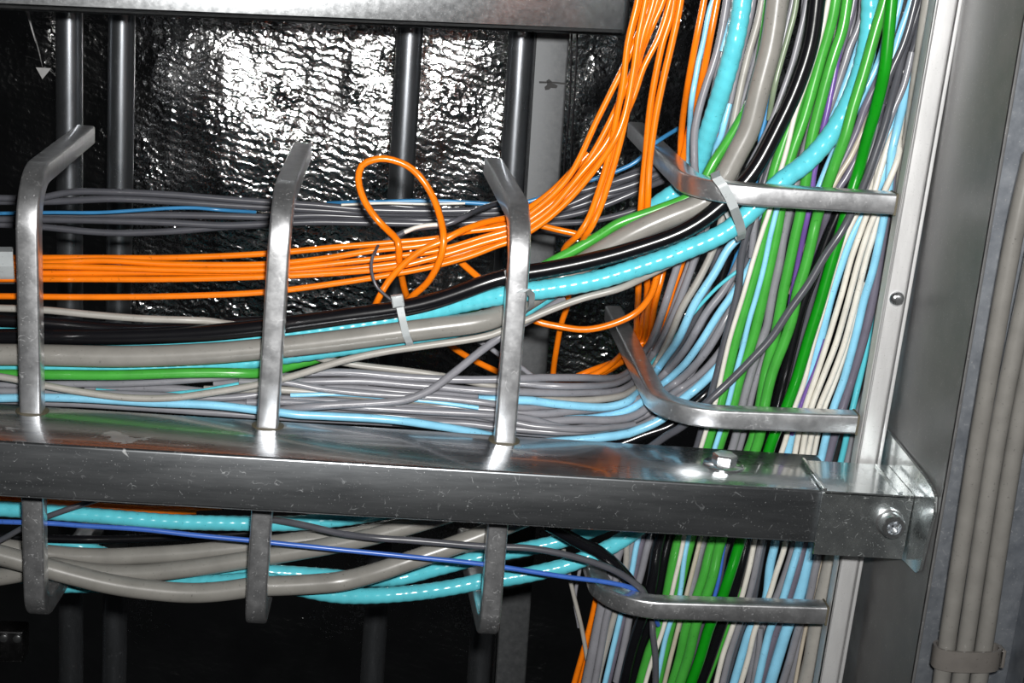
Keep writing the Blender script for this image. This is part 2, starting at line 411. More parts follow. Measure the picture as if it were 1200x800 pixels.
# ------------------------------------------------------------------ the horizontal rail with its hooks
YR = 1.10
A, B = at(0, 517, YR), at(963, 575, YR)
UR = (B - A).normalized(); VR = Vector((0, 1, 0)); VR = (VR - UR * VR.dot(UR)).normalized(); WR = UR.cross(VR).normalized()
RL = (B - A).length; RD = 0.086
RH = (at(480, 546, YR) - at(480, 609.5, YR)).dot(WR)
rail = empty('cable_rail', A, 'long galvanised box rail carrying three square bar hooks across the cables', 'rail')
bm = bmesh.new(); frame_box(bm, A, UR, VR, WR, -0.12, RL + 0.02, 0, RD, -RH, 0, 0.0022)
bm_obj('body', bm, M['rail'], rail, True)
HW = 0.0172
YH = YR + 0.073
xs = []
for i, (bx, by, tx, ty) in enumerate(((35, 478, 30, 235), (313, 500, 328, 265), (592, 515, 613, 255))):
    base = at(bx, by, YH - HW / 2); top = at(tx, ty, YH - HW / 2)
    ax = (top - base).normalized(); ax = Vector((ax.x, 0, ax.z)).normalized()
    base = base + Vector((0, HW / 2, 0))
    X0 = base.x
    if i == 0:
        tip = atX(105, 158, X0 + ax.x * 0.19)
        ztop = tip.z - (A + UR * (base - A).dot(UR)).z; ytip = tip.y
    rz = (A + UR * (base - A).dot(UR)).z
    hup = (ztop + rz - base.z) / ax.z
    corner = base + ax * hup
    tipp = corner + Vector(((-0.004, 0.0, -0.010)[i], ytip - corner.y, 0))
    path = fillet_path([base - ax * 0.02, corner, tipp], 0.042, 14)
    mesh_obj('hook', *bar_sweep(path, UR, HW, HW, 0.0022), M['rod'], rail); RODS.append((path, HW * 0.56))
    # lower limb of the same bar
    low = at((47, 311, 574)[i], (722, 733, 745)[i], YH - HW / 2) + Vector((0, HW / 2, 0))
    low = base - ax * ((base.z - low.z) / ax.z)
    ytl = base.y + 0.20
    t2 = low + Vector(((0.012, 0.004, -0.012)[i], ytl - low.y, 0.0))
    path = fillet_path([base - ax * (RH - 0.004), low, t2], 0.019, 12)
    o = mesh_obj('hook', *bar_sweep(path, UR, HW, HW, 0.0022), M['rod'], rail); RODS.append((path, HW * 0.56))
    bm = bmesh.new()
    lathe(bm, base - WR * ((base - A).dot(WR)), WR, [(-0.001, HW * 0.76), (0.0004, HW * 0.76), (0.0007, HW * 0.70)], 20)
    o = bm_obj('weld_collar', bm, M['seam'], rail, True); tag(o, 'brownish ring round the foot of a hook')
# top bolt
q = atZ(848, 545, (A + UR * (at(850, 545, 1.13) - A).dot(UR)).z)
q = q - WR * ((q - A).dot(WR))
bm = bmesh.new(); lathe(bm, q, WR, [(0, 0.0170), (0.0012, 0.0170), (0.0020, 0.0160)], 28)
wz = bm_obj('washer', bm, M['bolt'], rail, True)
bm = bmesh.new(); lathe(bm, q, WR, [(0.0018, 0.0102), (0.0090, 0.0102), (0.0100, 0.0092)], 6)
bm_obj('bolt_head', bm, M['bolt'], rail, False)

# ------------------------------------------------------------------ corner bracket at the end of the rail
ck = empty('corner_bracket', at(1015, 615, YR), 'zinc plated corner bracket with a socket bolt at the end of the box rail', 'bracket')
YB = YR - 0.003
def P2(x, y, Y=YB): return at(x, y, Y)
bm = bmesh.new()
poly_plate(bm, [P2(966, 577), P2(1071, 583), P2(1057, 655), P2(953, 649)], Vector((0, 0.0022, 0)))
bm_obj('front_plate', bm, M['bracket'], ck)
c0, c1 = P2(966, 577), P2(1071, 583)
bm = bmesh.new()
up = WR * 0.0015
poly_plate(bm, [c0 + up, c1 + up, c1 + up + VR * 0.069, c0 + up + VR * 0.069], -WR * 0.0022)
tp = bm_obj('top_plate', bm, M['bracket'], ck)
bm = bmesh.new()
frame_box(bm, c0 + up, UR, VR, WR, -0.0012, 0.0020, 0, 0.069, 0.0, 0.0022, 0.0006)
bm_obj('folded_lip', bm, M['bracket'], tp)
bm = bmesh.new(); frame_box(bm, c1 + up, UR, VR, WR, -0.012, -0.0085, 0.002, 0.066, 0.0, 0.0018, 0.0006)
bm_obj('rib', bm, M['bracket'], tp)
bm = bmesh.new(); frame_box(bm, P2(966, 577), UR, VR, WR, -0.0014, 0.0012, -0.001, 0.002, -0.047, 0.0, 0.0005)
bm_obj('seam_lip', bm, M['bracket'], ck)
XE = c1.x + 0.0005
out = [atX(*p, XE) for p in ((1030, 492), (1084, 560), (1091, 571), (1095, 582), (1094, 600), (1077, 668), (1073, 671), (1057, 655))]
back = atX(1057, 655, XE); out.append(Vector((XE, 1.205, back.z))); out.append(Vector((XE, 1.205, out[0].z)))
bm = bmesh.new(); poly_plate(bm, out, Vector((0.0024, 0, 0)))
bm_obj('end_plate', bm, M['bracket'], ck)
q = P2(1042, 611)
bm = bmesh.new(); fy = Vector((0, -1, 0))
lathe(bm, q, fy, [(0, 0.0116), (0.0012, 0.0116), (0.0018, 0.0105)], 28)
lathe(bm, q, fy, [(0.0016, 0.0098), (0.0120, 0.0098), (0.0132, 0.0088), (0.0132, 0.0058), (0.0075, 0.0050)], 28)
bo = bm_obj('bolt', bm, M['bolt'], ck, True)
bm = bmesh.new()
for a in range(3):
    an = a * math.pi / 3 + 0.5; dd = Vector((math.cos(an), 0, math.sin(an)))
    frame_box(bm, q + fy * 0.0078, dd, fy, dd.cross(fy), -0.0048, 0.0048, 0, 0.0014, -0.0006, 0.0006)
bm_obj('socket', bm, M['backplate'], bo)

# ------------------------------------------------------------------ upright post with three bracket bars
YP = 1.172
pa, pb = at(1110, 0, YP), at(1028, 470, YP)
UP = (pa - pb).normalized(); SP = UP.cross(Vector((0, 1, 0))).normalized()
if SP.x < 0: SP = -SP
DP = Vector((0, 1, 0))
post = empty('upright_post', pb, 'bright steel upright bar with three hooked arms holding the vertical cables', 'post')
pxp = pxsize(1060, 250, YP)
bm = bmesh.new(); frame_box(bm, pb, UP, SP, DP, -0.33, (pa - pb).length + 0.06, -12.5 * pxp, 12.0 * pxp, 0, 0.017, 0.0022)
bm_obj('body', bm, M['post'], post, True)
bm = bmesh.new(); frame_box(bm, pb, UP, SP, DP, -0.33, (pa - pb).length + 0.06, 13.4 * pxp, 19.5 * pxp, 0.002, 0.017, 0.001)
bm_obj('flange', bm, M['post'], post, True)
for i, (rx, ry, lx, ly, tx, ty) in enumerate(((1050, 240, 850, 228, 745, 153), (1005, 498, 810, 491, 718, 368), (969, 722, 770, 716, 690, 645))):
    R0 = at(rx, ry, YP) + DP * 0.0085; L0 = at(lx, ly, YP) + DP * 0.0085
    ux = (L0 - R0).normalized()
    tip = atZ(tx, ty, (L0 + ux * 0.05).z)
    corner = R0 + ux * ((tip.x - R0.x) / ux.x)
    tip = Vector((corner.x, min(tip.y, 1.52), corner.z))
    path = fillet_path([R0, corner, tip], 0.050, 14)
    side = ux.cross(DP).normalized()
    mesh_obj('hook_arm', *bar_sweep(path, side, 0.0168, 0.0168, 0.0022), M['rod'], post); RODS.append((path, 0.0095))
    bm = bmesh.new(); frame_box(bm, R0 - DP * 0.0086, ux, UP, DP, -0.0010, 0.0008, -0.0088, 0.0088, -0.0004, 0.017, 0.0003)
    bm_obj('weld_seam', bm, M['seam'], post)
q = at(1051, 350, YP)
bm = bmesh.new(); lathe(bm, q, Vector((0, -1, 0)), [(-0.001, 0.0066), (0.001, 0.0062), (0.0028, 0.0042), (0.0034, 0.002)], 20)
bm_obj('rivet', bm, M['bolt'], post, True)

# ------------------------------------------------------------------ steel channel beside the upright, with the grey riser cables
XS = XE + 0.0032
fr = atX(1145, 341, XS)
ch = empty('steel_channel', fr, 'grey sheet steel channel with a raw front edge beside the upright', 'channel')
bm = bmesh.new(); frame_box(bm, Vector((XS, fr.y, fr.z)), Vector((1, 0, 0)), Vector((0, 1, 0)), Vector((0, 0, 1)), 0, 0.0034, 0, 0.30, -0.5, 0.42, 0.0008)
bm_obj('side_plate', bm, M['panel'], ch, True)
bm = bmesh.new(); frame_box(bm, Vector((XS, fr.y + 0.09, fr.z)), Vector((1, 0, 0)), Vector((0, 1, 0)), Vector((0, 0, 1)), 0.0034, 0.30, 0, 0.003, -0.5, 0.42, 0.0008)
bm_obj('back_plate', bm, M['backplate'], ch, True)
bm = bmesh.new()
q = at(1200, 720, fr.y + 0.085)
frame_box(bm, q, Vector((1, 0, 0)), Vector((0, 1, 0)), Vector((0, 0, 1)), -0.004, 0.05, -0.03, 0.004, -0.2, 0.45, 0.002)
bm_obj('inner_flange', bm, M['backplate'], ch, True)

# ------------------------------------------------------------------ cables
ORD = ['first', 'second', 'third', 'fourth', 'fifth', 'sixth', 'seventh', 'eighth', 'ninth', 'tenth', 'eleventh', 'twelfth']
def behind_arm(q):
    '''cables that enter the upright bundle pass under the middle bracket arm, which runs back from the front bar'''
    x, y, Y = q
    if not 335 < y < 510: return q
    need = min(1.180 * 603.0 / (y + 115.0), 1.375) + 0.030 + (Y - 1.25) * 0.4
    d = abs(x - (720 + (y - 370) * 0.455 + 4)); w = math.exp(-(d / 42.0) ** 2)
    w = min(1.0, w * 1.3) * max(0.0, min(1.0, (y - 340) / 60.0)) * max(0.0, min(1.0, (508 - y) / 20.0))
    return (x, y, Y + w * max(0.0, need - Y))
def cable(name, label, mat, rpx, Y, s, group=None, cat='cable', ridge=False, push=False):
    P = parse(s, Y)
    Q = catmull(P, 7.0)
    if push or (group == OG and 'bow' not in label): Q = [behind_arm(q) for q in Q]
    mid = P[len(P) // 2]
    CABLES.append(dict(name=name, label=label, mat=mat, rpx=rpx, Q=Q, rad=rpx * pxsize(*mid), mid=mid, group=group, cat=cat, ridge=ridge))
CABLES = []
TH = 'thick cables tied to the hooks'; RG = 'grey riser cables in the steel channel'; OG = 'orange fibre cables'
def settle():
    '''touching cables push one another (and are pushed by the bars) apart until they lie side by side'''
    paths = [np.array([at(*q) for q in c['Q']], float) for c in CABLES]
    rads = [c['rad'] for c in CABLES]
    nc = len(paths)
    for pts, r in RODS:
        pp = []
        for a, b in zip(pts, pts[1:]):
            m = max(1, int((b - a).length / 0.006))
            pp += [tuple(a.lerp(b, k / m)) for k in range(m)]
        paths.append(np.array(pp, float)); rads.append(r)
    P = np.concatenate(paths); P0 = P.copy()
    cid = np.concatenate([np.full(len(p), i) for i, p in enumerate(paths)])
    R = np.concatenate([np.full(len(p), r) for p, r in zip(paths, rads)])
    inv = np.where(cid < nc, 1.0 / R ** 2, 0.0)
    starts = np.cumsum([0] + [len(p) for p in paths])
    def pairs():
        cell = 0.026; key = {}
        for i, k in enumerate(map(tuple, np.floor(P / cell).astype(int).tolist())): key.setdefault(k, []).append(i)
        arr = {k: np.array(v) for k, v in key.items()}
        off = [(a, b, c) for a in (-1, 0, 1) for b in (-1, 0, 1) for c in (-1, 0, 1) if (a, b, c) >= (0, 0, 0)]
        I, J = [], []
        for k, A in arr.items():
            for o in off:
                B = arr.get((k[0] + o[0], k[1] + o[1], k[2] + o[2]))
                if B is None: continue
                ii, jj = np.repeat(A, len(B)), np.tile(B, len(A))
                ok = cid[ii] != cid[jj]
                if o == (0, 0, 0): ok &= ii < jj
                ii, jj = ii[ok], jj[ok]
                ok = ((P[ii] - P[jj]) ** 2).sum(1) < (R[ii] + R[jj] + 0.004) ** 2
                I.append(ii[ok]); J.append(jj[ok])
        I, J = np.concatenate(I), np.concatenate(J)
        ok = (inv[I] + inv[J]) > 0
        return I[ok], J[ok]
    IT = 170
    for it in range(IT):
        if it % 8 == 0:
            I, J = pairs(); wi = inv[I] / (inv[I] + inv[J]); wj = 1 - wi
        d = P[J] - P[I]
        L = np.sqrt((d ** 2).sum(1)) + 1e-9
        pen = np.maximum((R[I] + R[J]) * 1.07 - L, 0)
        k = pen > 0
        n = d[k] / L[k][:, None]
        n[:, 1] = n[:, 1] * 1.6 + 1e-5; n /= np.sqrt((n ** 2).sum(1))[:, None]          # rather deeper than sideways
        D = np.zeros_like(P); cnt = np.zeros(len(P))
        np.add.at(D, I[k], -n * (pen[k] * wi[k])[:, None]); np.add.at(D, J[k], n * (pen[k] * wj[k])[:, None])
        np.add.at(cnt, I[k], 1); np.add.at(cnt, J[k], 1)
        P += D / np.maximum(cnt, 1)[:, None] * 0.9
        if it % 3 == 0 and it < IT - 14:
            E = P - P0
            for c in range(nc):
                a, b = starts[c], starts[c + 1]
                if b - a > 6:
                    v = np.pad(E[a:b], ((2, 2), (0, 0)), mode='edge')
                    E[a:b] = 0.1 * v[:-4] + 0.2 * v[1:-3] + 0.4 * v[2:-2] + 0.2 * v[3:-1] + 0.1 * v[4:]
            P = P0 + E
    for c in range(nc):
        CABLES[c]['pts'] = [Vector(p) for p in P[starts[c]:starts[c + 1]]]
def subdivide(P, m):
    out = []
    for i in range(len(P) - 1):
        a, b, c, d = P[max(i - 1, 0)], P[i], P[i + 1], P[min(i + 2, len(P) - 1)]
        for k in range(m):
            t = k / m
            out.append(0.5 * (2 * b + (c - a) * t + (2 * a - 5 * b + 4 * c - d) * t * t + (3 * b - a - 3 * c + d) * t ** 3))
    out.append(P[-1])
    return out
def build_cables():
    settle()
    for c in CABLES:
        pts = subdivide(c['pts'], 3) if c['ridge'] else c['pts']
        n = 16 if c['rpx'] > 6 else 10
        V, Fc = tube_verts(pts, c['rad'], n, (13.0 * pxsize(*c['mid']), 0.026) if c['ridge'] else None)
        o = mesh_obj(c['name'], V, Fc, M[c['mat']])
        tag(o, c['label'], c['cat'], c['group'])

# thick cables swinging from the left up to the top
cable('power_cable', 'thickest grey cable sweeping from the first hook up through the top bracket arm', 'thick', 12.6, 1.209,
      '-60,415 0,414 60,414 150,416 250,413 340,405 430,393 510,380 570,369,1.210 610,352,1.222 660,322,1.228 700,296,1.226 740,272,1.221 784,249,1.217 815,232,1.215 843,205,1.214 861,178,1.214 877,150,1.214 891,100,1.214 904,50,1.214 911,0,1.214 915,-50,1.214', TH)
cable('power_cable', 'thick glossy black cable running beside the big grey one up to the top', 'black', 10.0, 1.206,
      '-60,397,1.222 0,396,1.22 100,395,1.218 200,392,1.216 300,384,1.211 400,371,1.208 500,356 600,326 640,318 690,307 740,294 787,278 815,262 840,242 860,225 884,198 912,148 934,100 950,50 957,0 961,-50', TH)
cable('flexible_conduit', 'turquoise ridged conduit in front, bent up past the top bracket arm to the green cables', 'teal', 11.4, 1.206,
      '-60,408,1.235 50,412,1.235 150,412,1.232 260,404,1.230 333,396,1.228 400,388,1.2245 500,369,1.219 570,354,1.210 620,343 700,328 752,311 800,293 850,271 882,245 915,213,1.208 945,190,1.211 970,163,1.214 988,135,1.217 1002,105,1.22 1013,70,1.222 1019,35,1.222 1021,0,1.222 1022,-50,1.222', TH, 'conduit', True)
cable('flexible_conduit', 'turquoise ridged conduit falling left of the thick grey cable and running beneath it', 'teal', 11.2, 1.2275,
      '-60,424,1.226 0,424,1.226 80,426,1.226 150,426,1.227 250,422,1.228 330,413,1.228 400,404,1.228 470,394,1.228 540,383,1.228 590,372,1.232 640,345,1.243 690,310,1.252 740,266,1.275 768,237,1.29 790,218,1.292 807,200,1.285 829,150,1.262 847,100,1.25 861,50,1.243 870,0,1.243 876,-50,1.243', TH, 'conduit', True)
cable('ground_cable', 'green cable emerging from behind the thick grey bend and running beneath it at the left', 'green', 6.0, 1.236,
      '-60,438,1.214 0,437,1.214 60,437,1.214 150,438,1.213 230,434,1.214 290,428,1.218 330,420,1.232 420,405,1.244 500,384,1.25 560,358,1.25 605,330,1.245 640,311,1.238 698,281,1.232 723,263,1.230 762,243,1.229 795,222,1.228 828,185,1.229 855,155,1.235 880,115,1.24 893,60,1.24 905,-30,1.24', TH)
cable('power_cable', 'dull black cable lying under the pale thin cable at the far left', 'black', 8.0, 1.228, '-60,374 20,377 90,384 160,389 240,390 330,384,1.235 420,372,1.238')
cable('flexible_conduit', 'turquoise cable end showing above the black cables at the first hook', 'teal', 5.0, 1.236, '-60,384 0,386 60,388 120,392 200,394')
cable('data_cable', 'pale grey thin cable slanting down onto the black cables at the first hook', 'lgray', 4.3, 1.214, '-60,360 0,361 50,363 110,369 170,375 225,380 290,388,1.226')

# grey telephone bundle high up behind the hooks
UG = 'dark grey cables high behind the hooks'
up = [('-60,231 0,232 44,232 83,225 133,225 200,228 263,233 318,237 370,240 430,245 500,247 560,246 610,240 650,232 720,212 760,196 800,178,1.39', 4.0),
      ('-60,235 0,236 60,236 133,233 200,236 263,240 318,243 370,246 440,250 520,252 590,251 640,244 720,219 770,200 815,178,1.39', 4.2),
      ('-60,254 0,253 50,253 133,252 200,252 263,253 318,254 370,252 440,255 520,257 590,254 650,248 720,226 770,206 830,180,1.39', 4.2),
      ('-60,257 20,257 100,258 200,261 263,264 318,262 370,260 440,261 520,262 590,258 650,255 700,243 760,218 830,190,1.39', 4.0),
      ('-60,262 0,263 50,266 100,271 140,273 200,271 263,266 318,263 380,258 450,258 540,256 600,258 660,240 720,216 790,190,1.39', 4.0),
      ('330,243 380,242 430,239 480,243 540,250 600,247 650,238 710,218 770,194 820,172,1.39', 3.6)]
for i, (s, r) in enumerate(up):
    cable('data_cable', 'dark grey data cable high behind the hooks, ' + ORD[i] + ' from the top in its loose bundle', 'dgray', r, 1.372 + 0.006 * (i % 3), s, UG)
cable('bare_pair', 'bare blue and white wire pair among the high dark grey cables at the first hook', 'mblue', 2.2, 1.362, '-60,251 0,250 60,249 117,249 167,246 200,244 230,244 262,247 300,250,1.385', UG)
cable('bare_pair', 'blue wire pair on top of the grey cables behind the third hook', 'mblue', 2.6, 1.362, '385,243,1.385 420,239 443,238 477,236 520,236 560,238 598,240 630,233 660,220 698,211 720,205 750,194 778,172 800,158,1.38', UG)
cable('bare_pair', 'white stripped conductor lying beside the blue pair at the orange loop', 'white', 1.6, 1.358, '400,240 424,239 450,238 500,239 545,238')
cable('data_cable', 'dark grey cable hanging low behind the third hook and the orange strands', 'dgray', 3.6, 1.375, '600,262 647,261 690,259 732,250 780,232')
cable('data_cable', 'dark grey cable sagging lowest behind the orange strands by the third hook', 'dgray', 3.2, 1.375, '600,264 640,270 670,276 700,275 740,262 780,248')
cable('stripped_wire', 'dark cable with a stripped silvery end hooked across the orange strands', 'dgray', 3.4, 1.248, '590,236,1.36 560,246,1.29 540,256,1.25 522,263 500,266 484,268 470,274 455,281 443,289')
cable('foil_screen', 'bare silvery screen of the stripped cable over the orange strands', 'white', 2.6, 1.243, '514,263 500,264 486,267 474,272')
cable('thin_wire', 'thin dark wire curling from the stripped cable down to the cable tie', 'dgray', 1.8, 1.226, '443,288,1.225 437,300,1.205 435,309,1.205 437,325,1.205 443,338,1.203 452,346,1.2 462,354,1.198', cat='wire')

# orange fibre: six strands running left, then up to the top
OL = 'orange fibre cable, {} from the top where six cross the second hook'
of = [('-60,302 0,302 44,302 120,302 200,302 313,297 400,289 450,285 517,278 545,270 575,264 600,262 625,262 650,268 690,278 720,290,1.26 748,306,1.29 770,325,1.29', 1.244),
      ('-60,309 0,309 44,309 120,306 200,310 313,310 380,303 440,293 500,286 540,272 600,263 627,247 667,207 700,140 715,110 735,70 752,30 763,0 775,-50', 1.232),
      ('-60,314 0,313 44,311 120,313 200,316 313,316 400,308 467,301 517,293 567,278 600,268 627,253 667,220 700,172 733,105 747,70 757,40 770,0 782,-50', 1.229),
      ('-60,320 0,320 100,320 200,319 313,319 400,316 467,309 527,301 567,288 600,277 630,260 677,217 705,185 723,155 742,113 753,80 772,42 785,0 796,-50', 1.232),
      ('-60,328 0,327 100,327 200,327 313,324 400,319 460,312 520,298 570,283 600,274 640,250 680,205 716,160 726,120 737,50 750,0 760,-50', 1.225),
      ('-60,347 0,347 100,348 200,347 313,342 400,331 450,323 507,312 550,300 583,287 605,279 650,248 690,205 724,150 740,92 748,42 756,0 762,-50', 1.222)]
for i, (s, Y) in enumerate(of): cable('fibre_cable', OL.format(ORD[i]), 'orange', 3.7, Y, s, OG)
cable('fibre_cable', 'orange fibre cable dropping from the top in the main bunch, outermost on the beam side', 'orange', 3.8, 1.222, '756,-50 748,0 736,50 730,100 723,135 713,185 703,220 690,258 678,278 663,294,1.24 664,330,1.26 667,352,1.27 658,380,1.29 652,410,1.31 648,440,1.33 648,470,1.33', OG)
cable('fibre_cable', 'orange fibre cable dropping behind the green cable near the third hook, inner of the pair', 'orange', 3.8, 1.226, '772,-50 766,0 753,42 745,80 736,125 726,170 713,218 703,252 695,272 686,288,1.24 680,320,1.28', OG)
cable('fibre_cable', 'orange fibre cable in the top bunch, thin gap beside the two separate strands', 'orange', 3.8, 1.234, '790,-50 778,0 765,30 752,62 744,95 733,131 720,180 706,225 692,262 683,285,1.25', OG)
cable('fibre_cable', 'orange strand of the separate pair crossing the top bracket arm, nearer the main bunch', 'orange', 4.0, 1.255, '794,-50 788,15 777,50 768,92 762,131 758,180 755,210 752,250 750,290,1.27 747,366,1.30 743,395,1.33 728,417,1.345 705,436,1.345 680,446,1.345 647,451,1.345 618,447,1.34 585,436,1.34', OG)
cable('fibre_cable', 'orange strand of the separate pair crossing the top bracket arm, farther from the main bunch', 'orange', 4.0, 1.252, '803,-50 797,0 787,50 777,93 767,141 760,191 758,240 757,275,1.27 762,338,1.30 755,375,1.32 750,398,1.34 737,416,1.355 712,432,1.355 690,441,1.36 660,453,1.36 640,466,1.36', OG)
cable('fibre_cable', 'orange fibre cable at the top nearer the dark gap, ending in the hanging loop', 'orange', 4.0, 1.262, '833,-50 825,0 815,50 805,100,1.275 795,150,1.31 789,190,1.325 783,230,1.325 778,270,1.315 772,310,1.30 760,355,1.30 752,398,1.33 738,417,1.35 715,430,1.35 695,440,1.35 664,450,1.35 610,446,1.35 578,433,1.345 550,419,1.34 524,402,1.33 500,380,1.30 478,350,1.262 470,322,1.24 467,300,1.224 466,282,1.222 455,270,1.232 443,258,1.236 427,235,1.236 420,210,1.236 424,194,1.236 438,187,1.236 453,186,1.236 477,194,1.236 493,208,1.236 507,230,1.232 516,255,1.224 520,277,1.215 519,292,1.213 512,313,1.214 500,332,1.222 483,347,1.232 470,360,1.25', OG)
cable('fibre_cable', 'orange fibre cable at the top against the light blue cable beside the turquoise conduit', 'orange', 4.0, 1.258, '849,-50 840,0 830,50 820,100,1.272 807,150,1.31 800,180,1.322 795,215,1.325 790,250,1.32 782,285,1.31 774,318,1.30 764,355,1.30 757,398,1.34 741,416,1.36 718,426,1.365 690,437,1.36 672,445,1.36', OG)
cable('fibre_cable', 'short orange stretch between the grey cables under the turquoise conduit', 'orange', 3.0, 1.282, '842,130 834,165 826,190 812,260 802,306 796,325 790,342 782,373 776,392 764,425,1.34 748,455,1.36', OG)
cable('fibre_cable', 'orange strand arching across the upper orange cables near the loop', 'orange', 4.0, 1.216, '436,366,1.235 442,353 455,330 475,308 497,292 515,285 540,272,1.22 570,262,1.235 600,255,1.25 640,230,1.262 690,180,1.265', OG)
cable('fibre_cable', 'orange strand slanting behind the black cable, hanging in a bow over the middle bracket arm', 'orange', 4.0, 1.252, '520,288,1.255 540,307,1.258 563,327,1.262 600,360,1.275 628,376,1.275 653,382,1.272 687,386,1.27 722,378,1.27 747,365,1.27 763,345,1.268 771,318,1.268 777,290,1.272', OG)

# light thin cables low across the hooks
cable('data_cable', 'pale grey cable dipping under the hooks and rising to the turquoise conduit', 'lgray', 4.3, 1.205, '-60,438 0,441 50,451 100,460 155,467 200,467 250,460 300,451 345,440 400,423 450,412 500,404 560,393 592,383 640,363 680,347 727,332 775,312,1.222 820,290,1.24')
cable('data_cable', 'pale grey cable sloping down behind the pale one, ending behind the third hook', 'lgray', 4.0, 1.224, '340,403,1.24 390,414 425,424 470,433 527,443 583,454 630,462,1.24 680,470,1.26')
cable('data_cable', 'grey cable peeling up out of the low bundle towards the third hook', 'gray', 4.8, 1.209, '300,480,1.225 350,477 400,474 440,472 475,468 505,456 535,434 565,410 592,391 625,372,1.218 660,350,1.235')
cable('data_cable', 'thin grey cable slanting down through the dark gap beside the third hook', 'gray', 3.0, 1.27, '540,384 553,394 575,408 590,419 613,432 628,444 650,456')

# low grey bundle, curving up into the fan
FG = 'grey and blue cables fanning up from the low bundle'
fan = [('gray', 4.6, 1.262, '355,444,1.222 400,441,1.222 480,443,1.222 560,445,1.222 612,444,1.224 675,441,1.24 729,436,1.262 748,419 765,398 777,366 787,333 795,305 806,240 816,150 828,100 840,62 850,12 858,-50'),
       ('gray', 4.6, 1.270, '250,449,1.226 340,449,1.222 420,452,1.222 500,460,1.222 587,460,1.222 675,459,1.24 732,452,1.268 753,430 775,395 793,358 803,333 815,299 828,230 842,165 855,120 868,62 880,12 888,-50'),
       ('lgray', 4.4, 1.256, '240,458,1.224 330,458,1.222 420,463,1.222 520,470,1.222 600,472,1.226 680,470,1.24 735,458,1.258 760,437 783,398 800,359 818,329 838,286 850,230 852,180 862,130 876,70 892,12 899,-50'),
       ('lblue', 5.0, 1.250, '560,470,1.222 608,473,1.223 656,477,1.23 713,476,1.245 742,465 763,440 780,417 794,398 814,356 838,319 854,291 878,266 896,240 912,205 930,160,1.26 950,100,1.27'),
       ('gray', 4.8, 1.262, '100,455,1.23 200,456,1.226 300,466,1.224 420,468,1.224 520,475,1.224 608,480,1.226 656,482,1.232 713,482,1.25 745,466 768,445 787,427 804,406 828,366 850,338 868,304 882,265 896,210 905,180 922,120 940,40 948,-50'),
       ('lblue', 4.6, 1.255, '560,480,1.23 607,485,1.227 640,487,1.232 680,489,1.24 738,478,1.252 770,454 800,431 820,404 841,369 863,336 884,300 905,250,1.27 925,190,1.28'),
       ('gray', 5.0, 1.262, '60,464,1.23 200,464,1.228 320,474,1.226 430,478,1.226 520,484,1.228 617,491,1.228 675,494,1.232 735,488,1.248 774,461 803,439 828,411 851,373 872,335,1.27 900,270,1.28'),
       ('gray', 4.8, 1.268, '100,470,1.236 300,480,1.232 430,486,1.232 540,495,1.232 608,499,1.232 656,502,1.236 713,499,1.25 755,484 788,457 820,437 848,408 870,372,1.275 890,330,1.28'),
       ('gray', 4.8, 1.262, '300,486,1.24 450,494,1.24 560,503,1.24 650,509,1.24 710,507,1.25 760,492 790,468 822,446 848,422 875,390,1.275 895,340,1.28'),
       ('lblue', 5.4, 1.244, '560,520,1.236 640,516,1.236 711,510,1.238 744,504 777,491 800,471 822,454 845,431 868,400,1.262 890,360,1.275'),
       ('black', 6.0, 1.246, '700,528 730,518 755,508 787,496 810,474 825,460 842,442 866,412,1.265 890,370,1.275')]
fl_ = ['grey cable, outermost of the fan beside the orange strands', 'grey cable, second in the fan from the orange strands', 'pale grey cable in the fan beside the broad light blue one',
       'light blue cable crossing the fan to just under the turquoise bend', 'grey cable in the fan between the two long light blue cables', 'light blue cable in the middle of the fan beside the white striped green one',
       'grey cable in the fan just below the second light blue cable', 'grey cable in the fan, second below the second light blue cable', 'grey cable in the fan lying against the lowest light blue cable',
       'lowest light blue cable of the fan, passing under the middle bracket arm', 'glossy black cable under the lowest light blue cable of the fan']
for (mt, r, Y, s), lb in zip(fan, fl_): cable('data_cable', lb, mt, r, Y, s, FG, push=True)
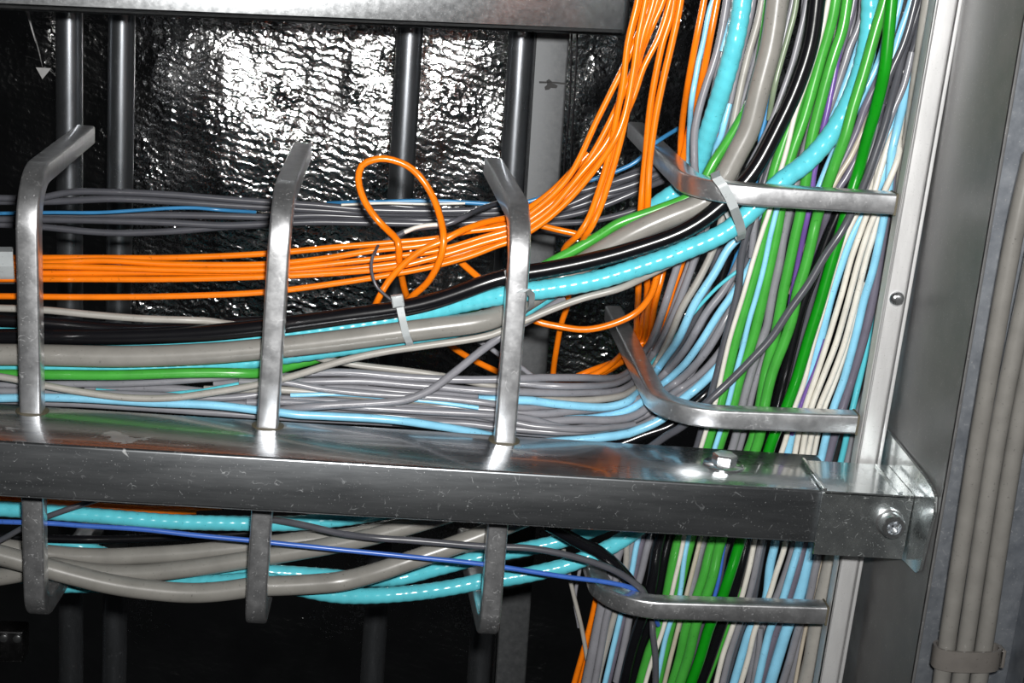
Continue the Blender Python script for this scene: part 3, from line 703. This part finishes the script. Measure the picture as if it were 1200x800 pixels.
extra = [('gray', 4.2, 1.285, '965,-50 955,40 938,100 920,150 905,200 892,250 880,300 868,350', 'grey cable deep behind the black bend, farther back than its neighbours'),
         ('dgray', 4.4, 1.285, '990,-50 978,40 960,110 940,170 925,220 912,270 900,330 888,390 876,440', 'dark grey cable deep behind the first green cables'),
         ('gray', 4.4, 1.292, '1005,-50 995,50 975,120 958,180 945,230 935,280 925,330', 'grey cable deep behind the purple cable at the top'),
         ('lgray', 4.2, 1.272, '925,-50 918,30 905,90 890,140 872,180 858,215 850,250 838,290', 'pale grey cable deep behind the thick grey bend'),
         ('gray', 4.2, 1.278, '900,-50 890,30 876,90 862,140 848,190 838,230 826,270 812,310', 'grey cable deep behind the pale ones left of the thick grey bend'),
         ('dgray', 4.4, 1.29, '880,-50 868,30 854,90 842,140 832,190 822,240', 'dark grey cable deep behind the turquoise conduit at the top'),
         ('dgray', 4.6, 1.285, '1022,60 1008,110 990,160 972,215 958,270 946,320', 'dark grey cable deep behind the pale green cable'),
         ('gray', 4.4, 1.288, '1062,40 1048,90 1032,140 1015,195 1000,245', 'grey cable deep behind the bright green cable at the top'),
         ('gray', 3.6, 1.282, '740,440 757,420 776,385 792,345 806,310 822,270', 'thin grey cable deep in the fan behind the outermost one'),
         ('teal', 2.2, 1.262, '752,436 764,420 786,398 812,366 838,338 862,318', 'thin turquoise wire in the fan edge beside the light blue cable'),
         ('gray', 4.2, 1.290, '790,470 820,420 850,360 868,310 885,260 900,190', 'grey cable at the back of the fan, behind the blue ones'),
         ('dgray', 4.2, 1.292, '770,450 800,400 825,350 840,300 852,262', 'dark grey cable in the gap behind the long light blue fan cable'),
         ('black', 6.0, 1.300, '760,480 800,420 830,370 850,310 862,250', 'black cable deep behind the fan'),
         ('mblue', 3.6, 1.272, '868,262 872,285 864,300 858,318 850,335', 'short medium blue cable piece between fan and green cables'),
         ('dgray', 4.4, 1.242, '934,90 916,150 903,200 890,240 879,266 870,299 866,338 858,372 848,410 836,455 822,515 812,545', 'dark grey cable running down just beside the white striped green cable'),
         ('lblue', 3.4, 1.262, '846,-20 834,8 826,50 818,85 810,120 806,150,1.29 800,200,1.33 790,250,1.34', 'light blue cable at the top between the two upright orange strands'),
         ('lblue', 3.2, 1.255, '866,-20 862,5 855,28 846,60', 'short light blue cable at the top beside the turquoise conduit'),
         ('gray', 4.0, 1.268, '868,-50 857,10 846,60 836,110 826,150,1.285 818,200,1.31 810,250,1.32 800,300,1.32', 'grey cable at the top between the orange strand and the turquoise conduit'),
         ('lblue', 3.6, 1.262, '848,120 838,155 833,175,1.275 829,200,1.29 818,240,1.31 806,290,1.32', 'light blue cable beside the turquoise conduit above the green bend'),
         ('gray', 3.4, 1.256, '905,-50 897,15 886,60 872,112 858,150 846,185 836,215', 'grey cable at the top against the thick grey bend'),
         ('dgray', 3.2, 1.27, '893,20 885,70 878,120 866,155 850,190', 'dark grey cable tucked behind the thick grey bend'),
         ('gray', 3.6, 1.236, '952,-50 944,10 936,45 928,75 915,112 898,155 880,190 866,220', 'grey cable between the thick grey and the black bends'),
         ('olive', 3.4, 1.232, '938,-50 932,10 924,42 914,78 907,108 902,140,1.245', 'olive green cable between the thick grey and the black bends'),
         ('gray', 3.0, 1.24, '935,-50 928,5 922,30 915,62', 'short grey cable at the top beside the olive green one'),
         ('mblue', 3.0, 1.256, '903,110 898,135 892,158 886,210 876,245', 'medium blue cable peeking between the thick grey and black bends'),
         ('gray', 4.2, 1.248, '928,120 915,150 903,186 894,214 884,262 880,300', 'grey cable beside the white striped green cable above the top bracket arm'),
         ('dgray', 3.8, 1.256, '908,180 898,212 890,250 878,300 866,330', 'dark grey cable behind the black bend at the top bracket arm')]
for mt, r, Y, s, lb in extra: cable('data_cable', lb, mt, r, Y, s, 'grey and blue cables of the upright bundle', push=True)

# light blue foot cable of the low bundle and a few more grey ones
LG = 'cables lying low on the rail'
cable('data_cable', 'light blue cable lying lowest along the rail behind the second hook', 'lblue', 5.0, 1.207, '-20,462,1.222 50,464,1.216 110,467,1.212 175,471 250,474 300,478 340,480 400,486 467,492 505,497,1.212 550,504,1.222 600,518,1.24 650,532,1.25', LG)
low = [('gray', 4.2, 1.226, '-60,452 0,453 60,452 150,452 230,448 300,445 355,444,1.24'), ('gray', 4.2, 1.222, '-60,458 0,459 80,459 170,460 260,463 330,458 420,458 520,464 600,468,1.235 690,466,1.26'),
       ('gray', 4.2, 1.230, '-60,468 60,470 160,476 260,482 360,488 460,492'), ('gray', 4.0, 1.216, '280,444 330,446 380,456 440,462 520,466 590,472 660,480,1.235 720,488,1.26'),
       ('gray', 4.2, 1.216, '290,470 350,470 420,474 500,480 590,487 660,494,1.23 725,490,1.256'), ('gray', 4.0, 1.228, '560,452 612,452 675,452 720,446,1.262 745,428,1.28 765,395,1.285 780,355,1.29'),
       ('gray', 4.0, 1.22, '330,465 400,467 470,474 540,481 600,490 680,500 740,494,1.25'), ('lblue', 2.6, 1.218, '340,461 400,460 450,464 500,468 560,476'),
       ('teal', 2.6, 1.222, '110,457 150,461 185,463 220,461 290,448'), ('gray', 4.2, 1.222, '400,488 470,493 540,499 600,503 680,505 730,500,1.25')]
lowl = ['grey cable in the low bundle right under the green cable at the first hook', 'grey cable in the low bundle that the pale dipping cable crosses', 'grey cable half hidden behind the rail at the first hook',
        'grey cable crossing downward through the low bundle past the second hook', 'grey cable on the front of the low bundle above the light blue cable', 'grey cable second from the top of the low bundle beyond the third hook',
        'grey cable slanting through the low bundle from the second hook to the fan', 'thin light blue cable showing between grey ones past the second hook', 'thin turquoise cable showing between grey ones before the second hook',
        'grey cable lowest against the rail at the third hook']
for (mt, r, Y, s), lb in zip(low, lowl): cable('data_cable', lb, mt, r, Y, s, LG, push=True)

# upright bundle, listed from the fan towards the upright
VG = 'upright cables behind the bracket arms'
ver = [('ground_cable', 'green cable with a white cable along it, first green from the fan', 'green', 6.4, 1.238, '985,-50,1.245 970,20 952,80 934,133 919,170 906,208 900,266 892,300 877,349 862,398 843,476 833,506 815,570 792,638 783,678 772,733 760,758 748,800 735,850'),
       ('data_cable', 'white cable running along the first green cable', 'white', 2.9, 1.2275, '978,-50 967,20 950,80 932,133 922,175 913,206 902,246 895,266 883,304 870,349 855,398 837,476 827,506 812,560 800,638 790,683 777,737 763,777 755,805'),
       ('data_cable', 'thin light blue cable between the first and second green cables', 'lblue', 3.2, 1.236, '918,210 908,245 900,274 893,308 884,343 875,374 868,404 858,441 850,474 840,509 820,570 803,640 795,700 782,737 773,783 768,805'),
       ('ground_cable', 'second green cable from the fan', 'green', 6.3, 1.238, '984,-50 975,0 964,50 943,131 923,190 912,250 908,274 900,316 890,366 882,398 867,441 858,476 847,507 825,575 807,640 798,678 785,737 776,775 770,805'),
       ('data_cable', 'grey cable running down between the second and third green cables', 'gray', 5.2, 1.240, '985,60,1.25 960,130,1.25 938,200 917,274 912,308 905,341 898,383 892,399 880,437 870,474 862,512 840,580 823,640 812,690 800,740'),
       ('data_cable', 'second grey cable between the second and third green ones, below the dark crossing cable', 'gray', 4.0, 1.246, '905,400 895,420 887,441 878,477 870,512 850,575 838,610'),
       ('ground_cable', 'third green cable from the fan', 'green', 6.2, 1.236, '1000,-50 990,0 983,33 970,67 955,131 947,171 942,216 937,250 932,274 925,308 918,341 912,374 907,399 898,432 890,479 883,512 858,575 833,638 823,675 803,733 795,772 785,805 775,840'),
       ('data_cable', 'purple cable passing behind the turquoise bend at the top', 'purple', 3.6, 1.242, '996,-30 992,17 982,67 970,125 964,150 958,180 953,205 950,235 945,262 938,300,1.258 930,340,1.265 922,385,1.27'),
       ('ground_cable', 'pale green cable lying over the turquoise bend, fourth green from the fan', 'green', 6.4, 1.226, '1046,-50,1.2 1037,0,1.2 1027,33,1.2 1013,83,1.2 1000,125,1.2 990,161,1.2 980,188,1.203 970,216,1.21 958,253 953,274 945,308 935,341 928,374 920,398 905,437 896,475 890,512 867,575 843,640 835,675 815,733 807,767 795,805'),
       ('power_cable', 'black cable behind the dark crossing cable, between the last two green ones', 'black', 6.5, 1.240, '1000,190,1.25 985,232 972,262 961,295 951,326 940,358 931,395 920,441 911,480 903,516 890,575 875,643 867,675 855,712 845,738 833,772 820,805'),
       ('data_cable', 'dark grey cable between the black cable and the last green one', 'dgray', 4.0, 1.244, '975,274 962,310 953,341 945,374 937,398 925,441 912,500 885,580 852,640 845,670 837,703 822,733 813,775 804,805'),
       ('ground_cable', 'bright green cable nearest the upright, passing over the turquoise bend', 'vgreen', 6.6, 1.228, '1050,-50,1.188 1045,0,1.188 1042,33,1.188 1037,80,1.19 1027,125,1.2 1017,160,1.215 1008,195 998,228 984,276 972,316 960,358 948,396 933,446 920,481 905,516 887,575 865,642 857,668 845,703 832,733 820,772 808,805')]
for nm, lb, mt, r, Y, s in ver: cable(nm, lb, mt, r, Y, s, VG)
cable('data_cable', 'dark grey cable crossing slantwise in front of the green cables', 'dgray', 4.8, 1.214, '1084,0,1.25 1062,75,1.245 1040,143,1.235 1020,195,1.228 1002,238,1.22 987,269 967,299 947,333 927,361 903,397 880,422 853,449 827,473 800,499,1.222 782,510,1.228 760,525,1.235', VG)
WG = 'white and blue cables beside the upright'
whi = [('white', 3.4, 1.240, '1046,150,1.265 1032,195,1.255 1020,226 1005,250 987,288 975,325 963,369 952,407 942,449 930,482 922,512 905,560 885,620 877,662 868,700 857,737 847,767 838,805', 'thin white cable against the bright green one'),
       ('lblue', 5.4, 1.244, '1068,40,1.265 1058,90,1.258 1048,130 1034,190 1018,230 997,274 984,313 973,349 962,396 949,446 935,485 925,520 915,580 908,635 902,662 896,705 878,737 868,767 857,805', 'light blue cable beside the bright green one, first blue'),
       ('purple', 2.6, 1.238, '968,398 955,436 944,462 936,485 928,510', 'thin purple cable among the white ones at the middle bracket arm'),
       ('white', 3.6, 1.236, '1066,60,1.262 1054,110,1.255 1042,158 1033,191 1020,235 1007,273 997,303 987,341 977,374 968,402 955,441 942,481 930,540 920,638 910,670 900,702 885,737 877,770 867,805', 'first white cable past the light blue one'),
       ('white', 3.8, 1.232, '1070,70,1.265 1058,130,1.255 1047,183 1032,230 1017,271 1007,303 997,341 988,374 979,404 964,442 949,482 938,540', 'second white cable past the light blue one'),
       ('white', 3.8, 1.236, '1074,80,1.268 1062,140,1.258 1052,190 1040,230 1028,271 1017,304 1007,341 998,374 989,405 975,442 958,483 945,540', 'third white cable past the light blue one'),
       ('white', 3.2, 1.240, '1012,330 1003,365 994,400 980,443 965,482 952,540', 'fourth white cable past the light blue one'),
       ('lblue', 4.8, 1.234, '1082,-20,1.262 1072,50,1.262 1060,105,1.25 1048,165 1042,225 1033,271 1023,316 1013,349 1003,392 989,444 975,484 962,540 945,610 938,637 928,670 917,705 903,737 897,760 888,800', 'light blue cable past the white ones, second blue'),
       ('pgray', 5.6, 1.238, '1062,170,1.258 1055,205,1.25 1048,240 1038,290 1025,349 1012,398 998,444 985,485 970,540 950,610 941,645 933,675 923,705 910,738 900,770 890,805', 'purplish grey cable between the second blue and the turquoise one'),
       ('teal', 3.8, 1.244, '1045,300 1036,341 1027,374 1020,406 1008,446 998,484 985,540 958,620', 'turquoise thin cable past the purplish grey one'),
       ('gray', 4.8, 1.246, '1072,190,1.256 1064,230,1.25 1055,270 1044,320 1035,360 1028,405 1018,446 1006,483 996,530 978,600 960,653 953,700 940,737 933,772 925,805', 'grey cable against the upright at the middle bracket arm'),
       ('lgray', 7.5, 1.238, '1093,-50 1087,0 1076,60 1068,110 1060,160 1054,200 1050,240 1044,290 1037,340,1.245 1028,400,1.252', 'broad pale grey cable against the upright at the top'),
       ('lgray', 4.6, 1.240, '1098,-50 1094,0 1085,60 1078,110 1070,160 1062,210 1054,260 1048,310,1.25', 'narrow pale grey cable squeezed between the broad one and the upright'),
       ('white', 3.0, 1.242, '1056,130,1.26 1042,168,1.255 1030,200 1022,226 1010,258 998,290,1.255', 'short thin white cable just below the top bracket arm'),
       ]
for mt, r, Y, s, lb in whi: cable('data_cable', lb, mt, r, Y, s, WG)
TG = 'cables at the top behind the turquoise bend'
top = [('lblue', 4.4, 1.25, '1078,-50 1068,0 1053,42 1040,80 1028,110 1010,150', 'light blue cable at the top beside the bright green one'),
       ('lblue', 3.6, 1.252, '1066,-50 1056,0 1046,40 1038,70', 'light blue cable at the top hidden next to its wider twin'),
       ('lblue', 4.4, 1.246, '1016,20 1007,45 992,88 976,128 962,165 950,195 940,220', 'light blue cable beside the purple one above the turquoise bend'),
       ('lblue', 4.4, 1.246, '1046,-20 1040,35 1030,75 1015,105 998,140 984,165 970,195 958,224 946,250', 'light blue cable showing just beneath the turquoise bend'),
       ('dgray', 4.4, 1.242, '1086,-50 1075,0 1061,50 1047,85 1038,115 1026,170 1013,205 1003,232 990,262,1.25 976,300,1.265', 'dark grey cable beside the bright green one, first at the top'),
       ('dgray', 4.2, 1.246, '1088,-20 1078,20 1066,65 1053,105 1042,140 1030,180 1020,210 1008,236 996,268,1.26 984,300,1.27', 'dark grey cable second from the bright green one at the top'),
       ('gray', 4.2, 1.240, '1074,60 1062,95 1048,130 1036,165 1024,200 1014,228 1004,260,1.26 994,295,1.27', 'grey cable third from the bright green one at the top'),
       ('gray', 4.4, 1.246, '1012,-20 1007,25 993,58 983,92 975,120 962,150', 'grey cable beside the purple one at the top'),
       ('pgray', 4.2, 1.248, '1008,-40 1000,12 993,40 984,70', 'short purplish grey cable at the very top beside the green ones'),
       ('pgray', 5.0, 1.242, '1034,90 1022,120 1008,155 996,180 982,208 972,232 960,262,1.255 948,300,1.268', 'purplish grey cable between the pale green and bright green ones'),
       ('pgray', 4.6, 1.240, '1030,120 1016,155 1003,185 992,210 982,228 974,252 964,285,1.262 954,320,1.27', 'purplish grey cable right against the bright green one'),
       ('dgray', 4.0, 1.250, '976,90 962,140 948,180 935,222 925,260 915,300', 'dark grey cable in the gap between second and third green ones'),
       ('beige', 3.4, 1.240, '1045,40,1.26 1030,90,1.255 1015,140 1000,180 985,205 966,240 950,275 938,305,1.262 926,345,1.27', 'beige cable edge beside the pale green one below the bracket arm')]
for mt, r, Y, s, lb in top: cable('data_cable', lb, mt, r, Y, s, TG)

# below the rail, hanging in the lower hooks
BG = 'cables in the lower hooks'
cable('flexible_conduit', 'turquoise ridged conduit just under the rail at the first hook', 'teal', 9.0, 1.225, '-60,592 0,596 100,603 200,611 293,613 340,613 400,608 470,598,1.24', BG, 'conduit', True)
cable('fibre_cable', 'orange cable under the rail above the turquoise conduit', 'orange', 3.6, 1.235, '-60,585 0,588 60,593 110,597 167,600 230,599', BG)
cable('fibre_cable', 'second orange cable under the rail, close against the underside', 'orange', 3.2, 1.244, '-60,581 0,583 60,588 120,592 190,596 260,594', BG)
cable('blue_cable', 'thin blue cable slung below the rail to the lowest bracket arm', 'blue', 3.0, 1.1865, '-60,608 0,611 60,613 100,616 167,620 230,627 293,633 400,644 490,653 567,661 667,677 705,683 733,690 748,696,1.196 757,702,1.2 770,735,1.22', BG)
cable('data_cable', 'dark thin cable climbing steeply behind the first lower hook', 'dgray', 3.4, 1.205, '-30,652 0,635 33,616 57,605 90,593 130,580,1.22', BG)
cable('power_cable', 'thick grey cable below the rail, uppermost of three at the first hook', 'thick', 10.5, 1.238, '-60,634 0,641 67,651 120,653 167,651 230,647 300,640 350,634 400,630 450,621 510,607 560,592', BG)
cable('power_cable', 'thick grey cable below the rail that dips lowest at the second hook', 'thick', 11.8, 1.1995, '-60,636 0,650 50,664 90,675 133,685 180,692 233,697 300,696 367,687 400,682 440,671,1.208 483,656,1.216 550,633,1.222 600,614,1.224 650,596,1.226', BG)
cable('power_cable', 'thick grey cable below the rail crossing between the other two', 'thick', 10.5, 1.2235, '-60,681 0,681 50,681 110,678 167,673 220,666 267,659 333,648 400,636 440,627 500,610 550,594', BG)
cable('flexible_conduit', 'turquoise ridged conduit below the rail, upper one at the third hook', 'teal', 9.0, 1.262, '-60,668 0,668 60,662 120,672 200,682,1.25 260,678,1.236 300,675,1.232 370,675,1.236 420,678,1.245 463,678 517,665 567,652 617,643 667,631 715,613', BG, 'conduit', True)
cable('flexible_conduit', 'turquoise ridged conduit below the rail, lower one at the third hook', 'teal', 9.4, 1.234, '-60,655,1.27 0,655,1.27 60,657,1.27 120,664,1.268 200,682,1.245 260,688,1.225 300,690,1.218 350,695,1.22 400,699,1.225 467,697 520,693 560,688 600,680 640,670 667,662 695,650 717,640 745,622 770,600', BG, 'conduit', True)
cable('data_cable', 'dark grey cable below the rail running past the third hook to the lowest bracket arm', 'dgray', 4.0, 1.1885, '310,608,1.22 350,614,1.205 400,625,1.195 440,630 483,633 567,640 627,643 683,656 717,670 738,684 752,697 763,718,1.225 765,745,1.222 768,770,1.22 768,830,1.22', BG)
cable('power_cable', 'black cable diving under the turquoise conduits beside the upright bundle', 'black', 7.5, 1.222, '640,608 677,632 702,645 722,662 742,686,1.232 760,720,1.25', BG)
cable('power_cable', 'dull black cable stretched straight behind the grey cables under the rail', 'black', 5.0, 1.262, '-60,625 100,632 250,627 400,616 520,612', BG)

VB = 'upright cables below the rail'
blw = [('gray', 2.6, 1.262, '660,640 666,668 672,695 682,737 688,772 692,800', 'lgray', 'thin grey cable hanging loose, outermost below the rail'),
       ('gray', 2.2, 1.268, '697,640 691,665 680,703 683,735', 'gray', 'short thin grey cable beside the loose one below the rail'),
       ('orange', 3.6, 1.27, '706,655 700,678 693,720 686,752 673,800 664,835', 'orange', 'orange cable hanging below the rail beside the loose grey one'),
       ('orange', 3.0, 1.274, '708,690 701,715 692,752 680,800', 'orange', 'thinner orange cable behind the hanging one below the rail'),
       ('gray', 6.8, 1.246, '752,585 737,610 727,635 717,660 708,690 702,725 697,755 688,800 680,840', 'gray', 'stout grey cable below the rail, outermost of the upright bunch'),
       ('gray', 4.6, 1.240, '722,670 716,697 709,725 703,760 695,805', 'gray', 'grey cable lying against the stout one below the rail'),
       ('lgray', 3.8, 1.244, '730,630 732,653 730,680 722,717 713,750 702,792 698,815', 'lgray', 'pale grey cable beside the light blue one below the rail'),
       ('gray', 3.8, 1.25, '750,600 740,638 735,665 726,700 716,735', 'gray', 'grey cable tucked behind the pale grey one below the rail'),
       ('lblue', 3.4, 1.244, '757,600 747,637 740,673 727,720 719,755 709,800 702,830', 'lblue', 'light blue cable below the rail, left of the black pair'),
       ('gray', 4.2, 1.246, '765,600 754,637 747,670 740,696 733,725 724,767 715,805', 'pgray', 'purplish grey cable next to the light blue one below the rail'),
       ('gray', 4.4, 1.244, '773,600 761,637 752,683 741,725 732,760 722,800', 'gray', 'grey cable next to the black pair below the rail'),
       ('black', 6.8, 1.240, '782,600 770,637 762,680 748,728 739,762 730,805', 'black', 'black cable below the rail, outer of the pair'),
       ('black', 6.4, 1.242, '794,600 782,637 772,680 758,728 748,768 740,805', 'black', 'black cable below the rail, inner of the pair'),
       ('white', 2.8, 1.236, '830,590 818,645 812,670 804,703 797,733 788,772 781,805', 'beige', 'beige cable between two green cables below the rail'),
       ('blue', 2.4, 1.24, '855,590 848,640 842,680 836,703', 'blue', 'thin blue cable edge by the bright green cable below the rail'),
       ('gray', 4.8, 1.244, '835,600 824,640 812,690 800,745', 'gray', 'grey cable behind the beige one below the rail'),
       ('green', 4.0, 1.242, '866,690 858,715 849,742 837,772 824,805', 'green', 'narrow green cable right of the black one below the lowest arm'),
       ('gray', 4.0, 1.24, '893,600 885,643 880,675 874,703 863,737 853,770 845,805', 'gray', 'grey cable in the lower bundle, first past the black one'),
       ('gray', 4.6, 1.246, '905,600 894,643 888,675 883,703 870,737 860,770 850,805', 'dgray', 'dark grey cable in the lower bundle before the light blue ones'),
       ('gray', 5.0, 1.244, '940,600 930,643 920,675 908,705 892,737 884,770 877,805', 'gray', 'grey cable in the lower bundle between two light blue ones'),
       ('teal', 7.0, 1.240, '958,600 950,645 943,675 935,705 922,737 912,767 900,805', 'lblue', 'stout light blue cable in the lower bundle by the grey ones'),
       ('gray', 4.8, 1.238, '966,600 955,645 951,665 945,705 934,737 925,772 915,805', 'gray', 'grey cable in the lower bundle past the stout light blue one'),
       ('beige', 2.4, 1.236, '966,640 957,690 943,752 933,805', 'beige', 'thin beige cable against the broad pale grey one below'),
       ('lgray', 9.6, 1.232, '992,580 984,620 975,653 968,682 962,707 956,737 951,770 943,805 935,850', 'lgray', 'broad pale grey cable against the upright below the rail'),
       ('gray', 3.6, 1.238, '892,735 890,760 884,800', 'gray', 'short grey cable end at the bottom between blue and beige')]
for _, r, Y, s, mt, lb in blw: cable('data_cable', lb, mt, r, Y, s, VB)

# grey riser cables in the steel channel, with their clip
YG = fr.y + 0.055
rz = [('1210,180 1190,267 1149,500 1108,765 1096,850', 10.6, 'grey riser cable in the steel channel, nearest the raw edge'),
      ('1234,180 1212,300 1171,500 1130,765 1117,850', 10.6, 'grey riser cable in the steel channel, middle of three'),
      ('1258,180 1234,300 1193,500 1152,765 1139,850', 10.9, 'grey riser cable in the steel channel, farthest from the raw edge')]
for s, r, lb in rz: cable('riser_cable', lb, 'riser', r, YG, s, RG)
build_cables()
clipo = empty('cable_clip', at(1135, 770, YG), 'grey plastic clip ring clasping the three riser cables', 'clip')
cx = at(1132, 768, YG); axu = (at(1140, 720, YG) - at(1130, 785, YG)).normalized(); sx = Vector((1, 0, 0)); sx = (sx - axu * sx.dot(axu)).normalized(); sy = axu.cross(sx).normalized()
pr = pxsize(1132, 768, YG); pth, nr = [], []
for k in range(33):
    a = 2 * math.pi * k / 32; ca, sa = math.cos(a), math.sin(a)
    pth.append(cx + sx * (math.copysign(abs(ca) ** 0.7, ca) * 37 * pr) + sy * (math.copysign(abs(sa) ** 0.7, sa) * 14.5 * pr)); nr.append((sx * ca + sy * sa).normalized())
bm = bmesh.new(); ribbon(bm, pth, axu, nr, 26 * pr, 3.2 * pr)
bm_obj('band', bm, M['clip'], clipo, True)
bm = bmesh.new(); q = cx + sx * (39 * pr)
frame_box(bm, q, sx, sy, axu, 0, 0.004, -0.006, 0.006, -0.008, 0.008, 0.001)
bm_obj('latch', bm, M['clip'], clipo, True)

# ------------------------------------------------------------------ cable ties
def tie(label, front, back, wpx, width_dir, headpx=None, headsz=0.008):
    """front/back: pixel+Y points of the closed strap loop, front top to bottom, then behind"""
    P = [Vector(at(*p)) for p in front + back]
    cen = sum(P, Vector()) / len(P)
    L = P + [P[0]]
    t = empty('cable_tie', cen, label, 'cable tie', 'nylon cable ties')
    wd = (at(*width_dir[1]) - at(*width_dir[0])).normalized()
    pts, ns = [], []
    for i, (a, b) in enumerate(zip(L, L[1:])):
        for k in range(4):
            p = a.lerp(b, k / 4); pts.append(p)
    pts.append(P[0])
    for p in pts:
        v = p - cen; v -= wd * v.dot(wd); ns.append(v.normalized())
    bm = bmesh.new(); ribbon(bm, pts, wd, ns, wpx * pxsize(*front[0]), 0.0013)
    bm_obj('strap', bm, M['tie'], t, True)
    if headpx:
        q = at(*headpx); bm = bmesh.new()
        u = wd; w = Vector((0, -1, 0)); w = (w - u * w.dot(u)).normalized(); v = u.cross(w)
        frame_box(bm, q, u, v, w, -headsz * 0.6, headsz * 0.6, -headsz * 0.6, headsz * 0.6, -headsz * 0.2, headsz * 0.5, 0.0012)
        bm_obj('head', bm, M['tie'], t, True)
    return t
tie('frosted nylon cable tie round the black, turquoise and grey cables between two hooks',
    [(462, 347, 1.205), (468, 356, 1.196), (472, 375, 1.194), (476, 392, 1.194), (480, 401, 1.199)], [(479, 408, 1.215), (477, 410, 1.235), (468, 372, 1.245), (463, 348, 1.225)],
    8.5, ((450, 390, 1.2), (490, 384, 1.2)), (466, 352, 1.194), 0.0085)
tie('nylon cable tie strapping the thick cables to the third hook',
    [(595, 317, 1.197), (597, 326, 1.189), (603, 336, 1.176), (610, 341, 1.1635), (618, 340, 1.1635), (623, 345, 1.18)], [(622, 358, 1.2), (610, 372, 1.222), (598, 340, 1.232), (594, 318, 1.215)],
    7.5, ((600, 338, 1.19), (614, 330, 1.19)))
tie('broad nylon cable tie binding the thick bends to the top bracket arm',
    [(838, 203, 1.19), (840, 209, 1.174), (847, 218, 1.1708), (855, 232, 1.1708), (860, 244, 1.1712), (866, 260, 1.188), (869, 272, 1.198)], [(868, 280, 1.215), (850, 240, 1.235), (840, 205, 1.228)],
    11, ((845, 240, 1.19), (861, 233, 1.19)))
tie('frosted nylon tie round the orange strands at the edge before the first hook',
    [(4, 291, 1.236), (5, 296, 1.222), (6, 312, 1.218), (7, 325, 1.222), (7, 331, 1.236)], [(6, 331, 1.25), (5, 291, 1.25)],
    20, ((0, 312, 1.22), (20, 312, 1.22)))

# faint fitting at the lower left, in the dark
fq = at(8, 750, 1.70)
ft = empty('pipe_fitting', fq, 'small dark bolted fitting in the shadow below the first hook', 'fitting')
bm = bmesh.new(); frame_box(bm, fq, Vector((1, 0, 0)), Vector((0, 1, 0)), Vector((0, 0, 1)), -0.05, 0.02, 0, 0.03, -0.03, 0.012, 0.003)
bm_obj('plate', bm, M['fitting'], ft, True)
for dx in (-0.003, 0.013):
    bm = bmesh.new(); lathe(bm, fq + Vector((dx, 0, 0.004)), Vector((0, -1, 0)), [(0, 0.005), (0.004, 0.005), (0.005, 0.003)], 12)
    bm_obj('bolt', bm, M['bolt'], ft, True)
